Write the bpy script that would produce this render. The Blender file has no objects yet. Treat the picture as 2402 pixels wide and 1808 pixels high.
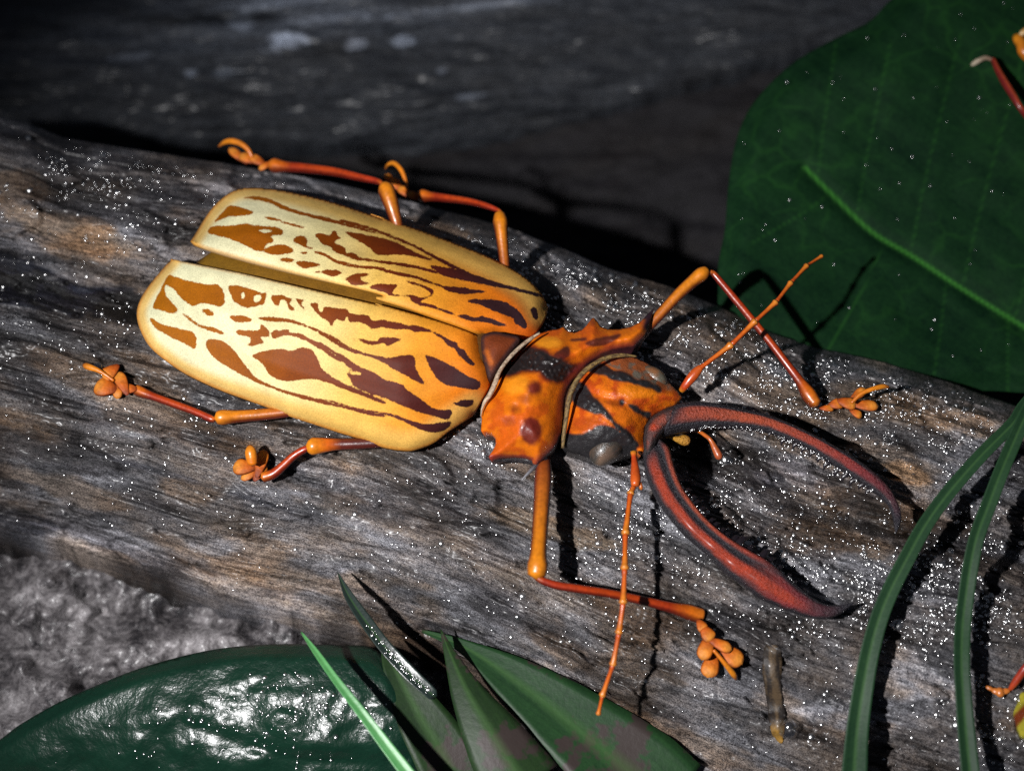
import bpy, math, random
import numpy as np
from mathutils import Vector
from mathutils.geometry import delaunay_2d_cdt

# ------------------------------------------------------------------ camera, world, flash, exposure
D = 0.50                       # camera distance to the beetle (m)
TILT = math.radians(25)        # camera leans towards the viewer's side
WFRAME = 0.187                 # width of the place seen at that distance (m)
K = WFRAME / 2402.0
ST, CT = math.sin(TILT), math.cos(TILT)
CAM = np.array([0.0, -D * ST, D * CT])
UPV = np.array([0.0, CT, ST])

sc = bpy.context.scene
col = sc.collection
cd = bpy.data.cameras.new('camera')
cam = bpy.data.objects.new('camera', cd)
col.objects.link(cam)
cam.location = CAM
cam.rotation_euler = (TILT, 0, 0)
cd.sensor_width = 36.0
cd.lens = 36.0 * D / WFRAME
cd.clip_start = 0.01
cd.clip_end = 20.0
cd.dof.use_dof = True
cd.dof.focus_distance = D - 0.008
cd.dof.aperture_fstop = 11.0
sc.camera = cam

w = bpy.data.worlds.new('World')
sc.world = w
w.use_nodes = True
bg = w.node_tree.nodes['Background']
bg.inputs[0].default_value = (0.62, 0.74, 1.0, 1)
bg.inputs[1].default_value = 0.055

FLASH = CAM + np.array([-0.215, 0.0, 0.02])
ld = bpy.data.lights.new('flash', 'SPOT')
ld.energy = 24.5
ld.color = (1.0, 0.985, 0.985)
ld.shadow_soft_size = 0.008
ld.spot_size = math.radians(35)
ld.spot_blend = 1.0
flash = bpy.data.objects.new('flash', ld)
col.objects.link(flash)
flash.location = FLASH
aim = Vector((0.004, -0.018, 0.0)) - Vector(FLASH)
flash.rotation_euler = aim.to_track_quat('-Z', 'Y').to_euler()

sc.view_settings.view_transform = 'Standard'
sc.view_settings.look = 'None'
sc.view_settings.exposure = 0.0
sc.view_settings.gamma = 1.0
sc.render.engine = 'CYCLES'
sc.cycles.max_bounces = 5
sc.cycles.use_denoising = False
sc.cycles.caustics_reflective = False
sc.cycles.caustics_refractive = False

rng = np.random.default_rng(7)
random.seed(7)

# ------------------------------------------------------------------ helpers
def P(px, py, z):
    """point of the place at height z (mm) on the ray through photo pixel (px, py)"""
    px = np.asarray(px, float); py = np.asarray(py, float); z = np.asarray(z, float) * 0.001
    a = (px - 1201.0) * K; b = (904.0 - py) * K
    dx = a; dy = b * CT - CAM[1]; dz = b * ST - CAM[2]
    t = (z - CAM[2]) / dz
    x = t * dx; y = CAM[1] + t * dy
    return np.stack(np.broadcast_arrays(x, y, z), -1)

def pix(p):
    """photo pixel of a point of the place"""
    q = np.asarray(p, float) - CAM
    f = q[..., 1] * ST - q[..., 2] * CT
    return np.stack([1201 + q[..., 0] * D / f / K, 904 - (q[..., 1] * CT + q[..., 2] * ST) * D / f / K], -1)

ZR = {'A': (300, 400, .27125), 'B': (800, 450, .27125), 'C': (300, 700, .27125), 'D': (750, 700, .27125),
      'E': (1100, 700, .27125), 'F': (1450, 900, .34835), 'G': (1450, 560, .31646), 'H': (1200, 1050, .39037),
      'I': (480, 300, .33906), 'J': (170, 820, .33906), 'Q': (1000, 0, .6338), 'R': (0, 1200, .45208),
      'S': (700, 1300, .45208), 'T': (1700, 900, .54545), 'U': (1500, 950, .18083), 'V': (1700, 1500, .16816),
      'W': (2200, 1480, .19707), 'X': (2200, 30, .16212)}
def Z(r, pts):
    ox, oy, s = ZR[r]
    a = np.array(pts, float)
    a[:, 0] = ox + a[:, 0] * s; a[:, 1] = oy + a[:, 1] * s
    return a

def lin(r, g, b, k=0.72):
    f = lambda c: (c / 255 / 12.92 if c / 255 <= .04045 else ((c / 255 + .055) / 1.055) ** 2.4) * k
    return (f(r), f(g), f(b))

def sstep(a, b, x):
    t = np.clip((np.asarray(x, float) - a) / (b - a), 0, 1)
    return t * t * (3 - 2 * t)

def _hash(ix, iy, seed):
    h = (ix.astype(np.int64) * 374761393 + iy.astype(np.int64) * 668265263 + seed * 1274126177) & 0xffffffff
    h = ((h ^ (h >> 13)) * 1274126177) & 0xffffffff
    h = h ^ (h >> 16)
    return (h & 0xffffff) / float(0xffffff)

def vnoise(x, y, seed=0):
    x = np.asarray(x, float); y = np.asarray(y, float)
    ix = np.floor(x); iy = np.floor(y); fx = x - ix; fy = y - iy
    fx = fx * fx * (3 - 2 * fx); fy = fy * fy * (3 - 2 * fy)
    a = _hash(ix, iy, seed); b = _hash(ix + 1, iy, seed); c = _hash(ix, iy + 1, seed); d = _hash(ix + 1, iy + 1, seed)
    return (a + (b - a) * fx) * (1 - fy) + (c + (d - c) * fx) * fy

def fbm(x, y, seed=0, o=4):
    s = 0; a = .5; t = 0
    for i in range(o):
        s = s + a * vnoise(x, y, seed + i * 17); t += a
        x = x * 2.03 + 3.1; y = y * 2.03 + 1.7; a *= .5
    return s / t

def spline(pts, n=None, step=None, closed=False):
    """Catmull-Rom resampling of control rows (any number of columns; the first two set the length)"""
    p = np.array(pts, float)
    if closed:
        q = np.vstack([p[-1], p, p[0], p[1]])
    else:
        q = np.vstack([2 * p[0] - p[1], p, 2 * p[-1] - p[-2]])
    out = []
    m = len(q) - 3
    for i in range(m):
        a, b, c, d = q[i:i + 4]
        t = np.linspace(0, 1, 13)[:-1, None]
        out.append(.5 * (2 * b + (c - a) * t + (2 * a - 5 * b + 4 * c - d) * t ** 2 + (3 * b - a - 3 * c + d) * t ** 3))
    o = np.vstack(out + [q[-2][None]])
    s = np.r_[0, np.cumsum(np.hypot(*np.diff(o[:, :2], axis=0).T))]
    if n is None:
        n = max(3, int(round(s[-1] / step)) + 1)
    ss = np.linspace(0, s[-1], n)
    r = np.stack([np.interp(ss, s, o[:, k]) for k in range(o.shape[1])], -1)
    return r[:-1] if closed else r

def dline(pts, poly, closed=False):
    """distance of points to a polyline"""
    poly = np.asarray(poly)
    a = poly; b = np.roll(poly, -1, 0)
    if not closed:
        a = a[:-1]; b = b[:-1]
    best = np.full(len(pts), 1e9)
    for (ax, ay), (bx, by) in zip(a[:, :2], b[:, :2]):
        dx, dy = bx - ax, by - ay
        L = dx * dx + dy * dy + 1e-12
        t = np.clip(((pts[:, 0] - ax) * dx + (pts[:, 1] - ay) * dy) / L, 0, 1)
        d = (pts[:, 0] - ax - t * dx) ** 2 + (pts[:, 1] - ay - t * dy) ** 2
        np.minimum(best, d, out=best)
    return np.sqrt(best)

def inpoly(pts, poly):
    x, y = pts[:, 0], pts[:, 1]
    r = np.zeros(len(pts), bool)
    a = np.asarray(poly); b = np.roll(a, -1, 0)
    for (ax, ay), (bx, by) in zip(a[:, :2], b[:, :2]):
        if ay == by: continue
        c = ((ay > y) != (by > y)) & (x < (bx - ax) * (y - ay) / (by - ay) + ax)
        r ^= c
    return r

def sdf(pts, polys, cap=14.0):
    """signed distance (inside positive) to the union of outlines, clipped"""
    out = np.full(len(pts), -cap)
    for po in polys:
        po = spline(po, step=4, closed=True)
        lo = po.min(0) - cap; hi = po.max(0) + cap
        i = np.where((pts[:, 0] > lo[0]) & (pts[:, 0] < hi[0]) & (pts[:, 1] > lo[1]) & (pts[:, 1] < hi[1]))[0]
        if len(i) == 0: continue
        d = dline(pts[i], po, True)
        s = np.where(inpoly(pts[i], po), d, -d)
        out[i] = np.maximum(out[i], np.clip(s, -cap, cap))
    return out

def link(name, me, mats, parent=None, loc=None):
    o = bpy.data.objects.new(name, me)
    col.objects.link(o)
    for m in (mats if isinstance(mats, (list, tuple)) else [mats]):
        me.materials.append(m)
    if parent is not None:
        o.parent = parent
    elif loc is not None:
        o.location = loc
    return o

def root_loc(o):
    while o.parent: o = o.parent
    return np.array(o.location)

def mk(name, V, F, mat, parent=None, attrs=None, smooth=True):
    V = np.asarray(V, float)
    if parent is not None:
        org = root_loc(parent)
    else:
        org = np.array([V[:, 0].mean(), V[:, 1].mean(), V[:, 2].min()])
    me = bpy.data.meshes.new(name)
    me.from_pydata((V - org).tolist(), [], [list(map(int, f)) for f in F])
    me.update()
    if smooth:
        me.polygons.foreach_set('use_smooth', np.ones(len(me.polygons), bool))
    for k, v in (attrs or {}).items():
        v = np.asarray(v, np.float32)
        if v.ndim == 1:
            a = me.attributes.new(k, 'FLOAT', 'POINT'); a.data.foreach_set('value', v)
        elif v.shape[1] == 3 and k == 'gr':
            a = me.attributes.new(k, 'FLOAT_VECTOR', 'POINT'); a.data.foreach_set('vector', v.ravel())
        else:
            if v.shape[1] == 3: v = np.hstack([v, np.ones((len(v), 1), np.float32)])
            a = me.attributes.new(k, 'FLOAT_COLOR', 'POINT'); a.data.foreach_set('color', v.ravel())
    return link(name, me, mat, parent, None if parent is not None else org)

def tag(o, label, cat=None, group=None, kind=None):
    o['label'] = label
    if cat: o['category'] = cat
    if group: o['group'] = group
    if kind: o['kind'] = kind
    return o

def empty(name, loc):
    o = bpy.data.objects.new(name, None)
    o.empty_display_size = 0.01
    col.objects.link(o)
    o.location = loc
    return o

def plate(name, outline, zf, step, mat, parent=None, attrs=None, thick=1.2, inset=2.0, smooth_it=8, closed_bottom=True, zpost=None):
    """a shell: outline (pixels) filled with a fine net, lifted by zf(pts, edge distance) in mm, rim turned down"""
    ol = np.asarray(outline)
    lo, hi = ol.min(0), ol.max(0)
    gx, gy = np.meshgrid(np.arange(lo[0], hi[0], step), np.arange(lo[1], hi[1], step * .87))
    gx = gx + (np.arange(gx.shape[0])[:, None] % 2) * step * .5
    g = np.stack([gx.ravel(), gy.ravel()], -1)
    g = g[inpoly(g, ol)]
    d = dline(g, ol, True)
    g = g[d > step * .55]
    pts = np.vstack([ol, g])
    n0 = len(ol)
    r = delaunay_2d_cdt([Vector(p) for p in pts], [], [list(range(n0))], 1, 1e-4)
    v2 = np.array([[v.x, v.y] for v in r[0]]); tri = np.array([f for f in r[2] if len(f) == 3])
    used = np.unique(tri); remap = np.full(len(v2), -1); remap[used] = np.arange(len(used))
    v2 = v2[used]; tri = remap[tri]
    # consistent winding (pixel y is down)
    a, b, c = v2[tri[:, 0]], v2[tri[:, 1]], v2[tri[:, 2]]
    cr = (b[:, 0] - a[:, 0]) * (c[:, 1] - a[:, 1]) - (b[:, 1] - a[:, 1]) * (c[:, 0] - a[:, 0])
    tri[cr > 0] = tri[cr > 0][:, ::-1]
    de = dline(v2, ol, True)
    z = np.asarray(zf(v2, de), float)
    E = np.vstack([tri[:, [0, 1]], tri[:, [1, 2]], tri[:, [2, 0]]])
    key = np.sort(E, 1); u, ix, cnt = np.unique(key, axis=0, return_index=True, return_counts=True)
    bnd = E[ix[cnt == 1]]
    isb = np.zeros(len(v2), bool); isb[bnd.ravel()] = True
    for _ in range(smooth_it):
        s = np.zeros(len(v2)); n = np.zeros(len(v2))
        np.add.at(s, u[:, 0], z[u[:, 1]]); np.add.at(s, u[:, 1], z[u[:, 0]])
        np.add.at(n, u[:, 0], 1); np.add.at(n, u[:, 1], 1)
        zz = s / np.maximum(n, 1)
        z = np.where(isb, z, .4 * z + .6 * zz)
    if zpost is not None: z = z + zpost(v2)
    top = P(v2[:, 0], v2[:, 1], z)
    # rim: boundary moved a little inwards and down, then a floor fan
    bi = np.unique(bnd); bm = {int(i): k for k, i in enumerate(bi)}
    cen = top.mean(0)
    rim = top[bi].copy()
    dirc = cen[None] - rim; dirc[:, 2] = 0
    L = np.linalg.norm(dirc, axis=1, keepdims=True) + 1e-9
    rim += dirc / L * np.minimum(inset * K, L * .5); rim[:, 2] -= thick * .001
    nt = len(top)
    F = tri.tolist()
    for i, j in bnd:
        F.append([j, i, nt + bm[int(i)], nt + bm[int(j)]])
    V = np.vstack([top, rim])
    if closed_bottom:
        V = np.vstack([V, [cen - np.array([0, 0, thick * .001 + .0005])]])
        V[-1, 2] = rim[:, 2].min()
        for i, j in bnd:
            F.append([nt + bm[int(j)], nt + bm[int(i)], len(V) - 1])
    at = {}
    if attrs:
        A = attrs(v2, de, top)
        for k, v in A.items():
            v = np.asarray(v, float)
            ext = v[bi]
            v = np.concatenate([v, ext])
            if closed_bottom: v = np.concatenate([v, ext[:1]])
            at[k] = v
    return mk(name, V, F, mat, parent, at)

def tube_world(name, C, R, mat, parent=None, colf=None, n=12, squash=1.0, flat=None, caps=True, side=None):
    """sweep: centres C (m), radii R (m); colf(t, phi) -> colours, phi=0 is up"""
    C = np.asarray(C, float); m = len(C)
    R = np.asarray(R, float)
    T = np.gradient(C, axis=0); T /= np.linalg.norm(T, axis=1, keepdims=True) + 1e-12
    up = np.array([0, 0, 1.0])
    S = np.cross(T, up); ln = np.linalg.norm(S, axis=1, keepdims=True)
    S = np.where(ln > .05, S / np.maximum(ln, 1e-9), np.array([1.0, 0, 0]))
    N = np.cross(S, T)
    ph = np.linspace(0, 2 * np.pi, n, endpoint=False)
    sq = np.broadcast_to(np.asarray(squash, float), (m,))
    V = (C[:, None] + np.cos(ph)[None, :, None] * (N * (R * sq)[:, None])[:, None] + np.sin(ph)[None, :, None] * (S * R[:, None])[:, None])
    V = V.reshape(-1, 3)
    F = []
    for i in range(m - 1):
        for j in range(n):
            k = (j + 1) % n
            F.append([i * n + j, i * n + k, (i + 1) * n + k, (i + 1) * n + j])
    tt = np.repeat(np.linspace(0, 1, m), n); pp = np.tile(ph, m)
    if caps:
        e0 = C[0] - T[0] * R[0] * .5; e1 = C[-1] + T[-1] * R[-1] * .5
        V = np.vstack([V, e0, e1])
        for j in range(n):
            k = (j + 1) % n
            F.append([k, j, m * n]); F.append([(m - 1) * n + j, (m - 1) * n + k, m * n + 1])
        tt = np.r_[tt, 0, 1]; pp = np.r_[pp, 0, 0]
    at = {}
    if colf is not None: at['Col'] = colf(tt, pp)
    at['gr'] = np.stack([tt * len(C) * .5, pp, np.zeros_like(tt)], -1)
    return mk(name, V, F, mat, parent, at)

def tube(name, ctrl, mat, parent=None, colf=None, n=12, squash=1.0, step=4.0, caps=True, sm=True):
    """ctrl rows: px, py, z(mm), radius(px)"""
    c = spline(ctrl, step=step) if sm else np.asarray(ctrl, float)
    return tube_world(name, P(c[:, 0], c[:, 1], c[:, 2]), np.maximum(c[:, 3], .15) * K, mat, parent, colf, n, squash, caps=caps)

def ramp(stops):
    xs = [s[0] for s in stops]; cs = np.array([s[1] for s in stops])
    return lambda t: np.stack([np.interp(t, xs, cs[:, k]) for k in range(3)], -1)

def mixc(a, b, f):
    f = np.asarray(f)[:, None]
    return a * (1 - f) + np.asarray(b) * f

# ------------------------------------------------------------------ materials
class N:
    def __init__(s, name):
        s.m = bpy.data.materials.new(name); s.m.use_nodes = True
        s.t = s.m.node_tree; s.b = s.t.nodes['Principled BSDF']; s.out = s.t.nodes['Material Output']
    def n(s, typ, **kw):
        o = s.t.nodes.new(typ)
        for k, v in kw.items():
            if k.startswith('i_'): o.inputs[int(k[2:]) if k[2:].isdigit() else k[2:].replace('_', ' ')].default_value = v
            else: setattr(o, k, v)
        return o
    def l(s, a, b): s.t.links.new(a, b)
    def attr(s, name): return s.n('ShaderNodeAttribute', attribute_name=name)
    def noise(s, vec, scale, detail=4, rough=.55, stretch=None):
        if stretch:
            mp = s.n('ShaderNodeMapping'); mp.inputs['Scale'].default_value = stretch
            s.l(vec, mp.inputs['Vector']); vec = mp.outputs[0]
        o = s.n('ShaderNodeTexNoise'); o.inputs['Scale'].default_value = scale
        o.inputs['Detail'].default_value = detail; o.inputs['Roughness'].default_value = rough
        s.l(vec, o.inputs['Vector']); return o.outputs['Fac']
    def ramp(s, fac, stops):
        o = s.n('ShaderNodeValToRGB'); e = o.color_ramp.elements
        while len(e) < len(stops): e.new(.5)
        for q, (p, c) in zip(e, stops):
            q.position = p; q.color = (*c, 1) if len(c) == 3 else c
        s.l(fac, o.inputs[0]); return o.outputs[0]
    def mix(s, f, a, b, typ='MIX'):
        o = s.n('ShaderNodeMix', data_type='RGBA', blend_type=typ)
        for v, i in ((f, 0), (a, 6), (b, 7)):
            if hasattr(v, 'links'): s.l(v, o.inputs[i])
            else: o.inputs[i].default_value = v if i == 0 else ((*v, 1) if len(v) == 3 else v)
        return o.outputs[2]
    def math(s, op, a, b=0.0):
        o = s.n('ShaderNodeMath', operation=op)
        for v, i in ((a, 0), (b, 1)):
            if hasattr(v, 'links'): s.l(v, o.inputs[i])
            else: o.inputs[i].default_value = v
        return o.outputs[0]
    def bump(s, h, strength, dist, prev=None):
        o = s.n('ShaderNodeBump'); o.inputs['Strength'].default_value = strength; o.inputs['Distance'].default_value = dist
        s.l(h, o.inputs['Height'])
        if prev is not None: s.l(prev, o.inputs['Normal'])
        return o.outputs[0]
    def set(s, **kw):
        for k, v in kw.items():
            i = s.b.inputs[k.replace('_', ' ')]
            if hasattr(v, 'links'): s.l(v, i)
            else: i.default_value = (*v, 1) if isinstance(v, tuple) and len(v) == 3 else v

GRY = [(.015, .015, .0165), (.058, .056, .060), (.122, .119, .124), (.25, .248, .26)]
def wood_mat(name, dark=1.0, brown=.55, rough=.55, tint=(1, 1, 1), lich=0.0, wet=.10):
    q = N(name)
    g = q.attr('gr').outputs['Vector']           # along grain (mm), across (mm)
    c = lambda v: tuple(x * dark * t for x, t in zip(v, tint))
    grain = q.noise(g, 1.0, 6, .62, (.07, 1.1, 1))
    fine = q.noise(g, 1.0, 4, .7, (.55, 3.8, 1))
    mott = q.noise(g, 1.0, 5, .72, (.75, 1.5, 1))
    speck = q.noise(g, 1.0, 3, .7, (3.0, 4.6, 1))
    patch = q.noise(g, 1.0, 4, .55, (.035, .09, 1))
    h = q.math('ADD', q.math('MULTIPLY', grain, .28), q.math('ADD', q.math('MULTIPLY', fine, .22), q.math('ADD', q.math('MULTIPLY', mott, .42), q.math('MULTIPLY', q.math('SUBTRACT', speck, .285), .72))))
    base = q.ramp(h, [(.49, c(GRY[0])), (.575, c(GRY[1])), (.64, c(GRY[2])), (.75, c(GRY[3]))])
    br = q.ramp(h, [(.49, c((.014, .010, .007))), (.575, c((.056, .038, .026))), (.65, c((.12, .086, .058))), (.76, c((.20, .16, .12)))])
    pf = q.ramp(q.math('ADD', patch, q.math('MULTIPLY', q.math('SUBTRACT', mott, .5), .25)), [(.50 - .1 * brown, (0, 0, 0)), (.66, (brown,) * 3)])
    colr = q.mix(pf, base, br)
    fl = q.attr('tone')
    colr = q.mix(1.0, colr, fl.outputs['Color'], 'MULTIPLY')
    wm = q.ramp(q.noise(g, 1.0, 3, .6, (.12, .3, 1)), [(.45, (0, 0, 0)), (.62, (wet * 3.2,) * 3)])
    q.set(Base_Color=colr, Roughness=rough, Coat_Weight=wm, Coat_Roughness=.26)
    q.b.inputs['Specular IOR Level'].default_value = .22
    b1 = q.bump(grain, .6, .0006)
    b2 = q.bump(fine, .55, .00022, b1)
    b3 = q.bump(mott, .6, .00040, b2)
    b4 = q.bump(speck, .6, .00018, b3)
    q.set(Normal=b4)
    return q.m

M = {}
M['log'] = wood_mat('weathered wet wood', .98, .85, .55, (.97, .985, 1.03))
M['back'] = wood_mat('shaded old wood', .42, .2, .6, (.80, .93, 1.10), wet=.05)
M['slab'] = wood_mat('wood with painted shade', .06, .5, .7, (1.0, .92, 1.1), wet=.0)  # near-black colour carries the shade of the gap between the logs

def chitin(name, rough=.34, coat=.25, var=.25, grit=.0, spec=.5, gscale=2600):
    q = N(name)
    a = q.attr('Col').outputs['Color']
    tc = q.n('ShaderNodeTexCoord').outputs['Object']
    n1 = q.noise(tc, gscale, 3, .6); n2 = q.noise(tc, 420, 4, .6)
    f = q.math('ADD', q.math('MULTIPLY', n1, .5), q.math('MULTIPLY', n2, .5))
    v = q.ramp(f, [(.3, (1 - var,) * 3), (.7, (1 + var * .6,) * 3)])
    q.set(Base_Color=q.mix(1.0, a, v, 'MULTIPLY'), Roughness=rough, Coat_Weight=coat, Coat_Roughness=.15)
    q.b.inputs['Specular IOR Level'].default_value = spec
    q.set(Normal=q.bump(n1, .35 + grit, .00006 + grit * .0002))
    return q.m
M['leg'] = chitin('glossy orange chitin', .36, .18, .38, .15, gscale=1500)
M['grit'] = chitin('granular chitin', .5, .04, .5, 1.3, gscale=2600)
M['body'] = chitin('body chitin', .65, .0, .4, .4, spec=.2)
M['pad'] = chitin('matte foot pad', .58, .0, .5, .5, spec=.3, gscale=1300)
M['fringe'] = chitin('hair fringe', .7, .0, .5, .6)

def elytra_mat():
    q = N('painted wing cover')
    base = q.attr('Col').outputs['Color']; mk2 = q.attr('Col2').outputs['Color']; sd = q.attr('mark').outputs['Fac']
    tc = q.n('ShaderNodeTexCoord').outputs['Object']
    e1 = q.noise(tc, 900, 4, .65); e2 = q.noise(tc, 3200, 2, .6)
    jag = q.math('ADD', q.math('MULTIPLY', q.math('SUBTRACT', e1, .5), 7.5), q.math('MULTIPLY', q.math('SUBTRACT', e2, .5), 4.5))
    s = q.math('ADD', sd, jag)
    f = q.ramp(q.math('ADD', q.math('MULTIPLY', s, .09), .5), [(.40, (0, 0, 0)), (.60, (1, 1, 1))])
    c = q.mix(f, base, mk2)
    sp = q.noise(tc, 4200, 2, .7)
    bl = q.noise(tc, 260, 3, .6)
    v = q.ramp(sp, [(.28, (.72,) * 3), (.72, (1.18,) * 3)])
    v2 = q.ramp(bl, [(.3, (.86,) * 3), (.7, (1.08,) * 3)])
    c = q.mix(1.0, q.mix(1.0, c, v, 'MULTIPLY'), v2, 'MULTIPLY')
    q.set(Base_Color=c, Roughness=.62, Coat_Weight=.0)
    q.b.inputs['Specular IOR Level'].default_value = .18
    q.set(Normal=q.bump(sp, .4, .00006, q.bump(bl, .35, .0003)))
    return q.m
M['elytra'] = elytra_mat()

def leaf_mat(name, a, b, rough=.38, spec=.45, brown=0.0, bumps=.5, coat=.0, vein=(.05, .12, .03), net=0.0):
    q = N(name)
    tc = q.n('ShaderNodeTexCoord').outputs['Object']
    g = q.attr('gr').outputs['Vector']
    n1 = q.noise(g, 1.0, 5, .6, (.05, .35, 1)); n2 = q.noise(tc, 900, 3, .6); n3 = q.noise(tc, 60, 4, .6)
    n4 = q.noise(tc, 3600, 2, .7)
    f = q.math('ADD', q.math('MULTIPLY', n1, .35), q.math('ADD', q.math('MULTIPLY', n2, .22), q.math('ADD', q.math('MULTIPLY', n3, .25), q.math('MULTIPLY', n4, .18))))
    c = q.ramp(f, [(.36, a), (.66, b)])
    if brown:
        br = q.ramp(q.noise(tc, 95, 4, .6), [(.62 - .1 * brown, (0, 0, 0)), (.66 - .1 * brown, (1, 1, 1))])
        c = q.mix(br, c, (.030, .022, .020))
    if net:
        vo = q.n('ShaderNodeTexVoronoi', feature='DISTANCE_TO_EDGE'); vo.inputs['Scale'].default_value = 130.0
        wob = q.n('ShaderNodeVectorMath', operation='ADD'); q.l(tc, wob.inputs[0])
        nz = q.n('ShaderNodeTexNoise'); nz.inputs['Scale'].default_value = 140.0; q.l(tc, nz.inputs['Vector'])
        scl = q.n('ShaderNodeVectorMath', operation='SCALE'); scl.inputs['Scale'].default_value = .006; q.l(nz.outputs['Color'], scl.inputs[0]); q.l(scl.outputs[0], wob.inputs[1])
        q.l(wob.outputs[0], vo.inputs['Vector'])
        ln = q.ramp(vo.outputs['Distance'], [(.0, (net,) * 3), (.09, (0, 0, 0))])
        ln2 = q.mix(1.0, ln, q.ramp(n3, [(.42, (0, 0, 0)), (.6, (1, 1, 1))]), 'MULTIPLY')
        c = q.mix(ln2, c, vein)
    c = q.mix(q.attr('vein').outputs['Fac'], c, vein)
    q.set(Base_Color=c, Roughness=rough, Coat_Weight=coat, Coat_Roughness=.16)
    q.b.inputs['Specular IOR Level'].default_value = spec
    q.set(Normal=q.bump(n2, bumps, .00012, q.bump(n3, bumps * .6, .0006)))
    return q.m
M['leaf_back'] = leaf_mat('deep green leaf', (.0008, .0070, .0032), (.0058, .026, .0078), .7, .05, vein=(.026, .12, .016), net=.10)
M['leaf_gloss'] = leaf_mat('glossy dark leaf', (.0015, .013, .0070), (.0040, .026, .014), .33, .5, coat=.14, bumps=1.6, vein=(.002, .015, .008))
M['blade_dark'] = leaf_mat('dark pointed leaf', (.005, .021, .007), (.014, .048, .014), .5, .25, brown=.45)
M['blade_olive'] = leaf_mat('olive pointed leaf', (.006, .016, .006), (.014, .036, .009), .5, .25, brown=.7)
M['blade_green'] = leaf_mat('fresh grass blade', (.04, .16, .045), (.10, .30, .105), .4, .4)
M['blade_mid'] = leaf_mat('long green blade', (.006, .022, .010), (.015, .046, .017), .55, .2)
M['blade_wet'] = leaf_mat('wet dark blade', (.006, .012, .010), (.020, .032, .028), .3, .5)

def drop_mat(name, fac=.40, tint=(1, 1, 1), rough=.25):
    q = N(name)
    t = q.t
    gl = q.n('ShaderNodeBsdfGlossy'); gl.inputs['Roughness'].default_value = rough; gl.inputs['Color'].default_value = (1, 1, 1, 1)
    tr = q.n('ShaderNodeBsdfTransparent'); tr.inputs['Color'].default_value = (*tint, 1)
    mx = q.n('ShaderNodeMixShader'); mx.inputs[0].default_value = fac
    q.l(tr.outputs[0], mx.inputs[1]); q.l(gl.outputs[0], mx.inputs[2]); q.l(mx.outputs[0], q.out.inputs['Surface'])
    t.nodes.remove(q.b)
    return q.m
M['drop'] = drop_mat('water droplet')
M['bigdrop'] = drop_mat('clear water drop', .34, (.9, .9, .9), .12)

def soil_mat():
    q = N('pale crumbly soil')
    tc = q.n('ShaderNodeTexCoord').outputs['Object']
    n1 = q.noise(tc, 95, 7, .68); n2 = q.noise(tc, 900, 4, .65)
    f = q.math('ADD', q.math('MULTIPLY', n1, .6), q.math('MULTIPLY', n2, .4))
    q.set(Base_Color=q.ramp(f, [(.40, (.016, .015, .017)), (.48, (.07, .064, .067)), (.57, (.18, .168, .172)), (.68, (.36, .34, .35))]), Roughness=.4, Coat_Weight=.35, Coat_Roughness=.25)
    q.set(Normal=q.bump(n2, .6, .0004, q.bump(n1, .8, .0015)))
    return q.m
M['soil'] = soil_mat()

# ------------------------------------------------------------------ the log the beetle sits on
TOPX = np.array([-400, 0, 70, 150, 300, 480, 620, 760, 1000, 1203, 1317, 1444, 1570, 1697, 1811, 1925, 2078, 2204, 2402, 2700], float)
TOPY = np.array([262, 275, 290, 322, 347, 378, 398, 424, 482, 539, 583, 634, 672, 723, 780, 818, 849, 890, 958, 1060], float)
BOTX = np.array([-400, 0, 136, 340, 500, 700, 859, 1100, 1400, 1700, 2000, 2402, 2700], float)
BOTY = np.array([1165, 1238, 1272, 1336, 1392, 1436, 1476, 1580, 1730, 1850, 1960, 2080, 2160], float)
GX = np.array([-400, 0, 350, 700, 1000, 1300, 1600, 1900, 2100, 2402, 2700], float)
GY = np.array([600, 645, 700, 775, 860, 955, 1052, 1148, 1215, 1290, 1360], float)
GD = np.array([7.5, 7.5, 6.0, 3.0, 2.0, 3.0, 8.0, 5.0, 4.0, 5.5, 5.5], float)
GW = np.array([62, 60, 50, 40, 40, 44, 62, 48, 48, 62, 62], float)

def yT(px):
    return np.interp(px, TOPX, TOPY) + 9 * (fbm(px / 130, px * 0 + .5, 3, 4) - .5)
def yB(px):
    return np.interp(px, BOTX, BOTY) + 16 * (fbm(px / 160, px * 0 + 4.5, 5, 3) - .5)

def log_grain(px, py):
    """along / across coordinates of the grain in mm"""
    t = yT(px); b = yB(px)
    s = (py - np.interp(px, TOPX, TOPY)) / (np.interp(px, BOTX, BOTY) - np.interp(px, TOPX, TOPY))
    return px * K * 1000 * 1.06 + py * K * 300, s * 84 + 1.5 * (fbm(px / 300, py / 120, 9, 3) - .5)

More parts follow.
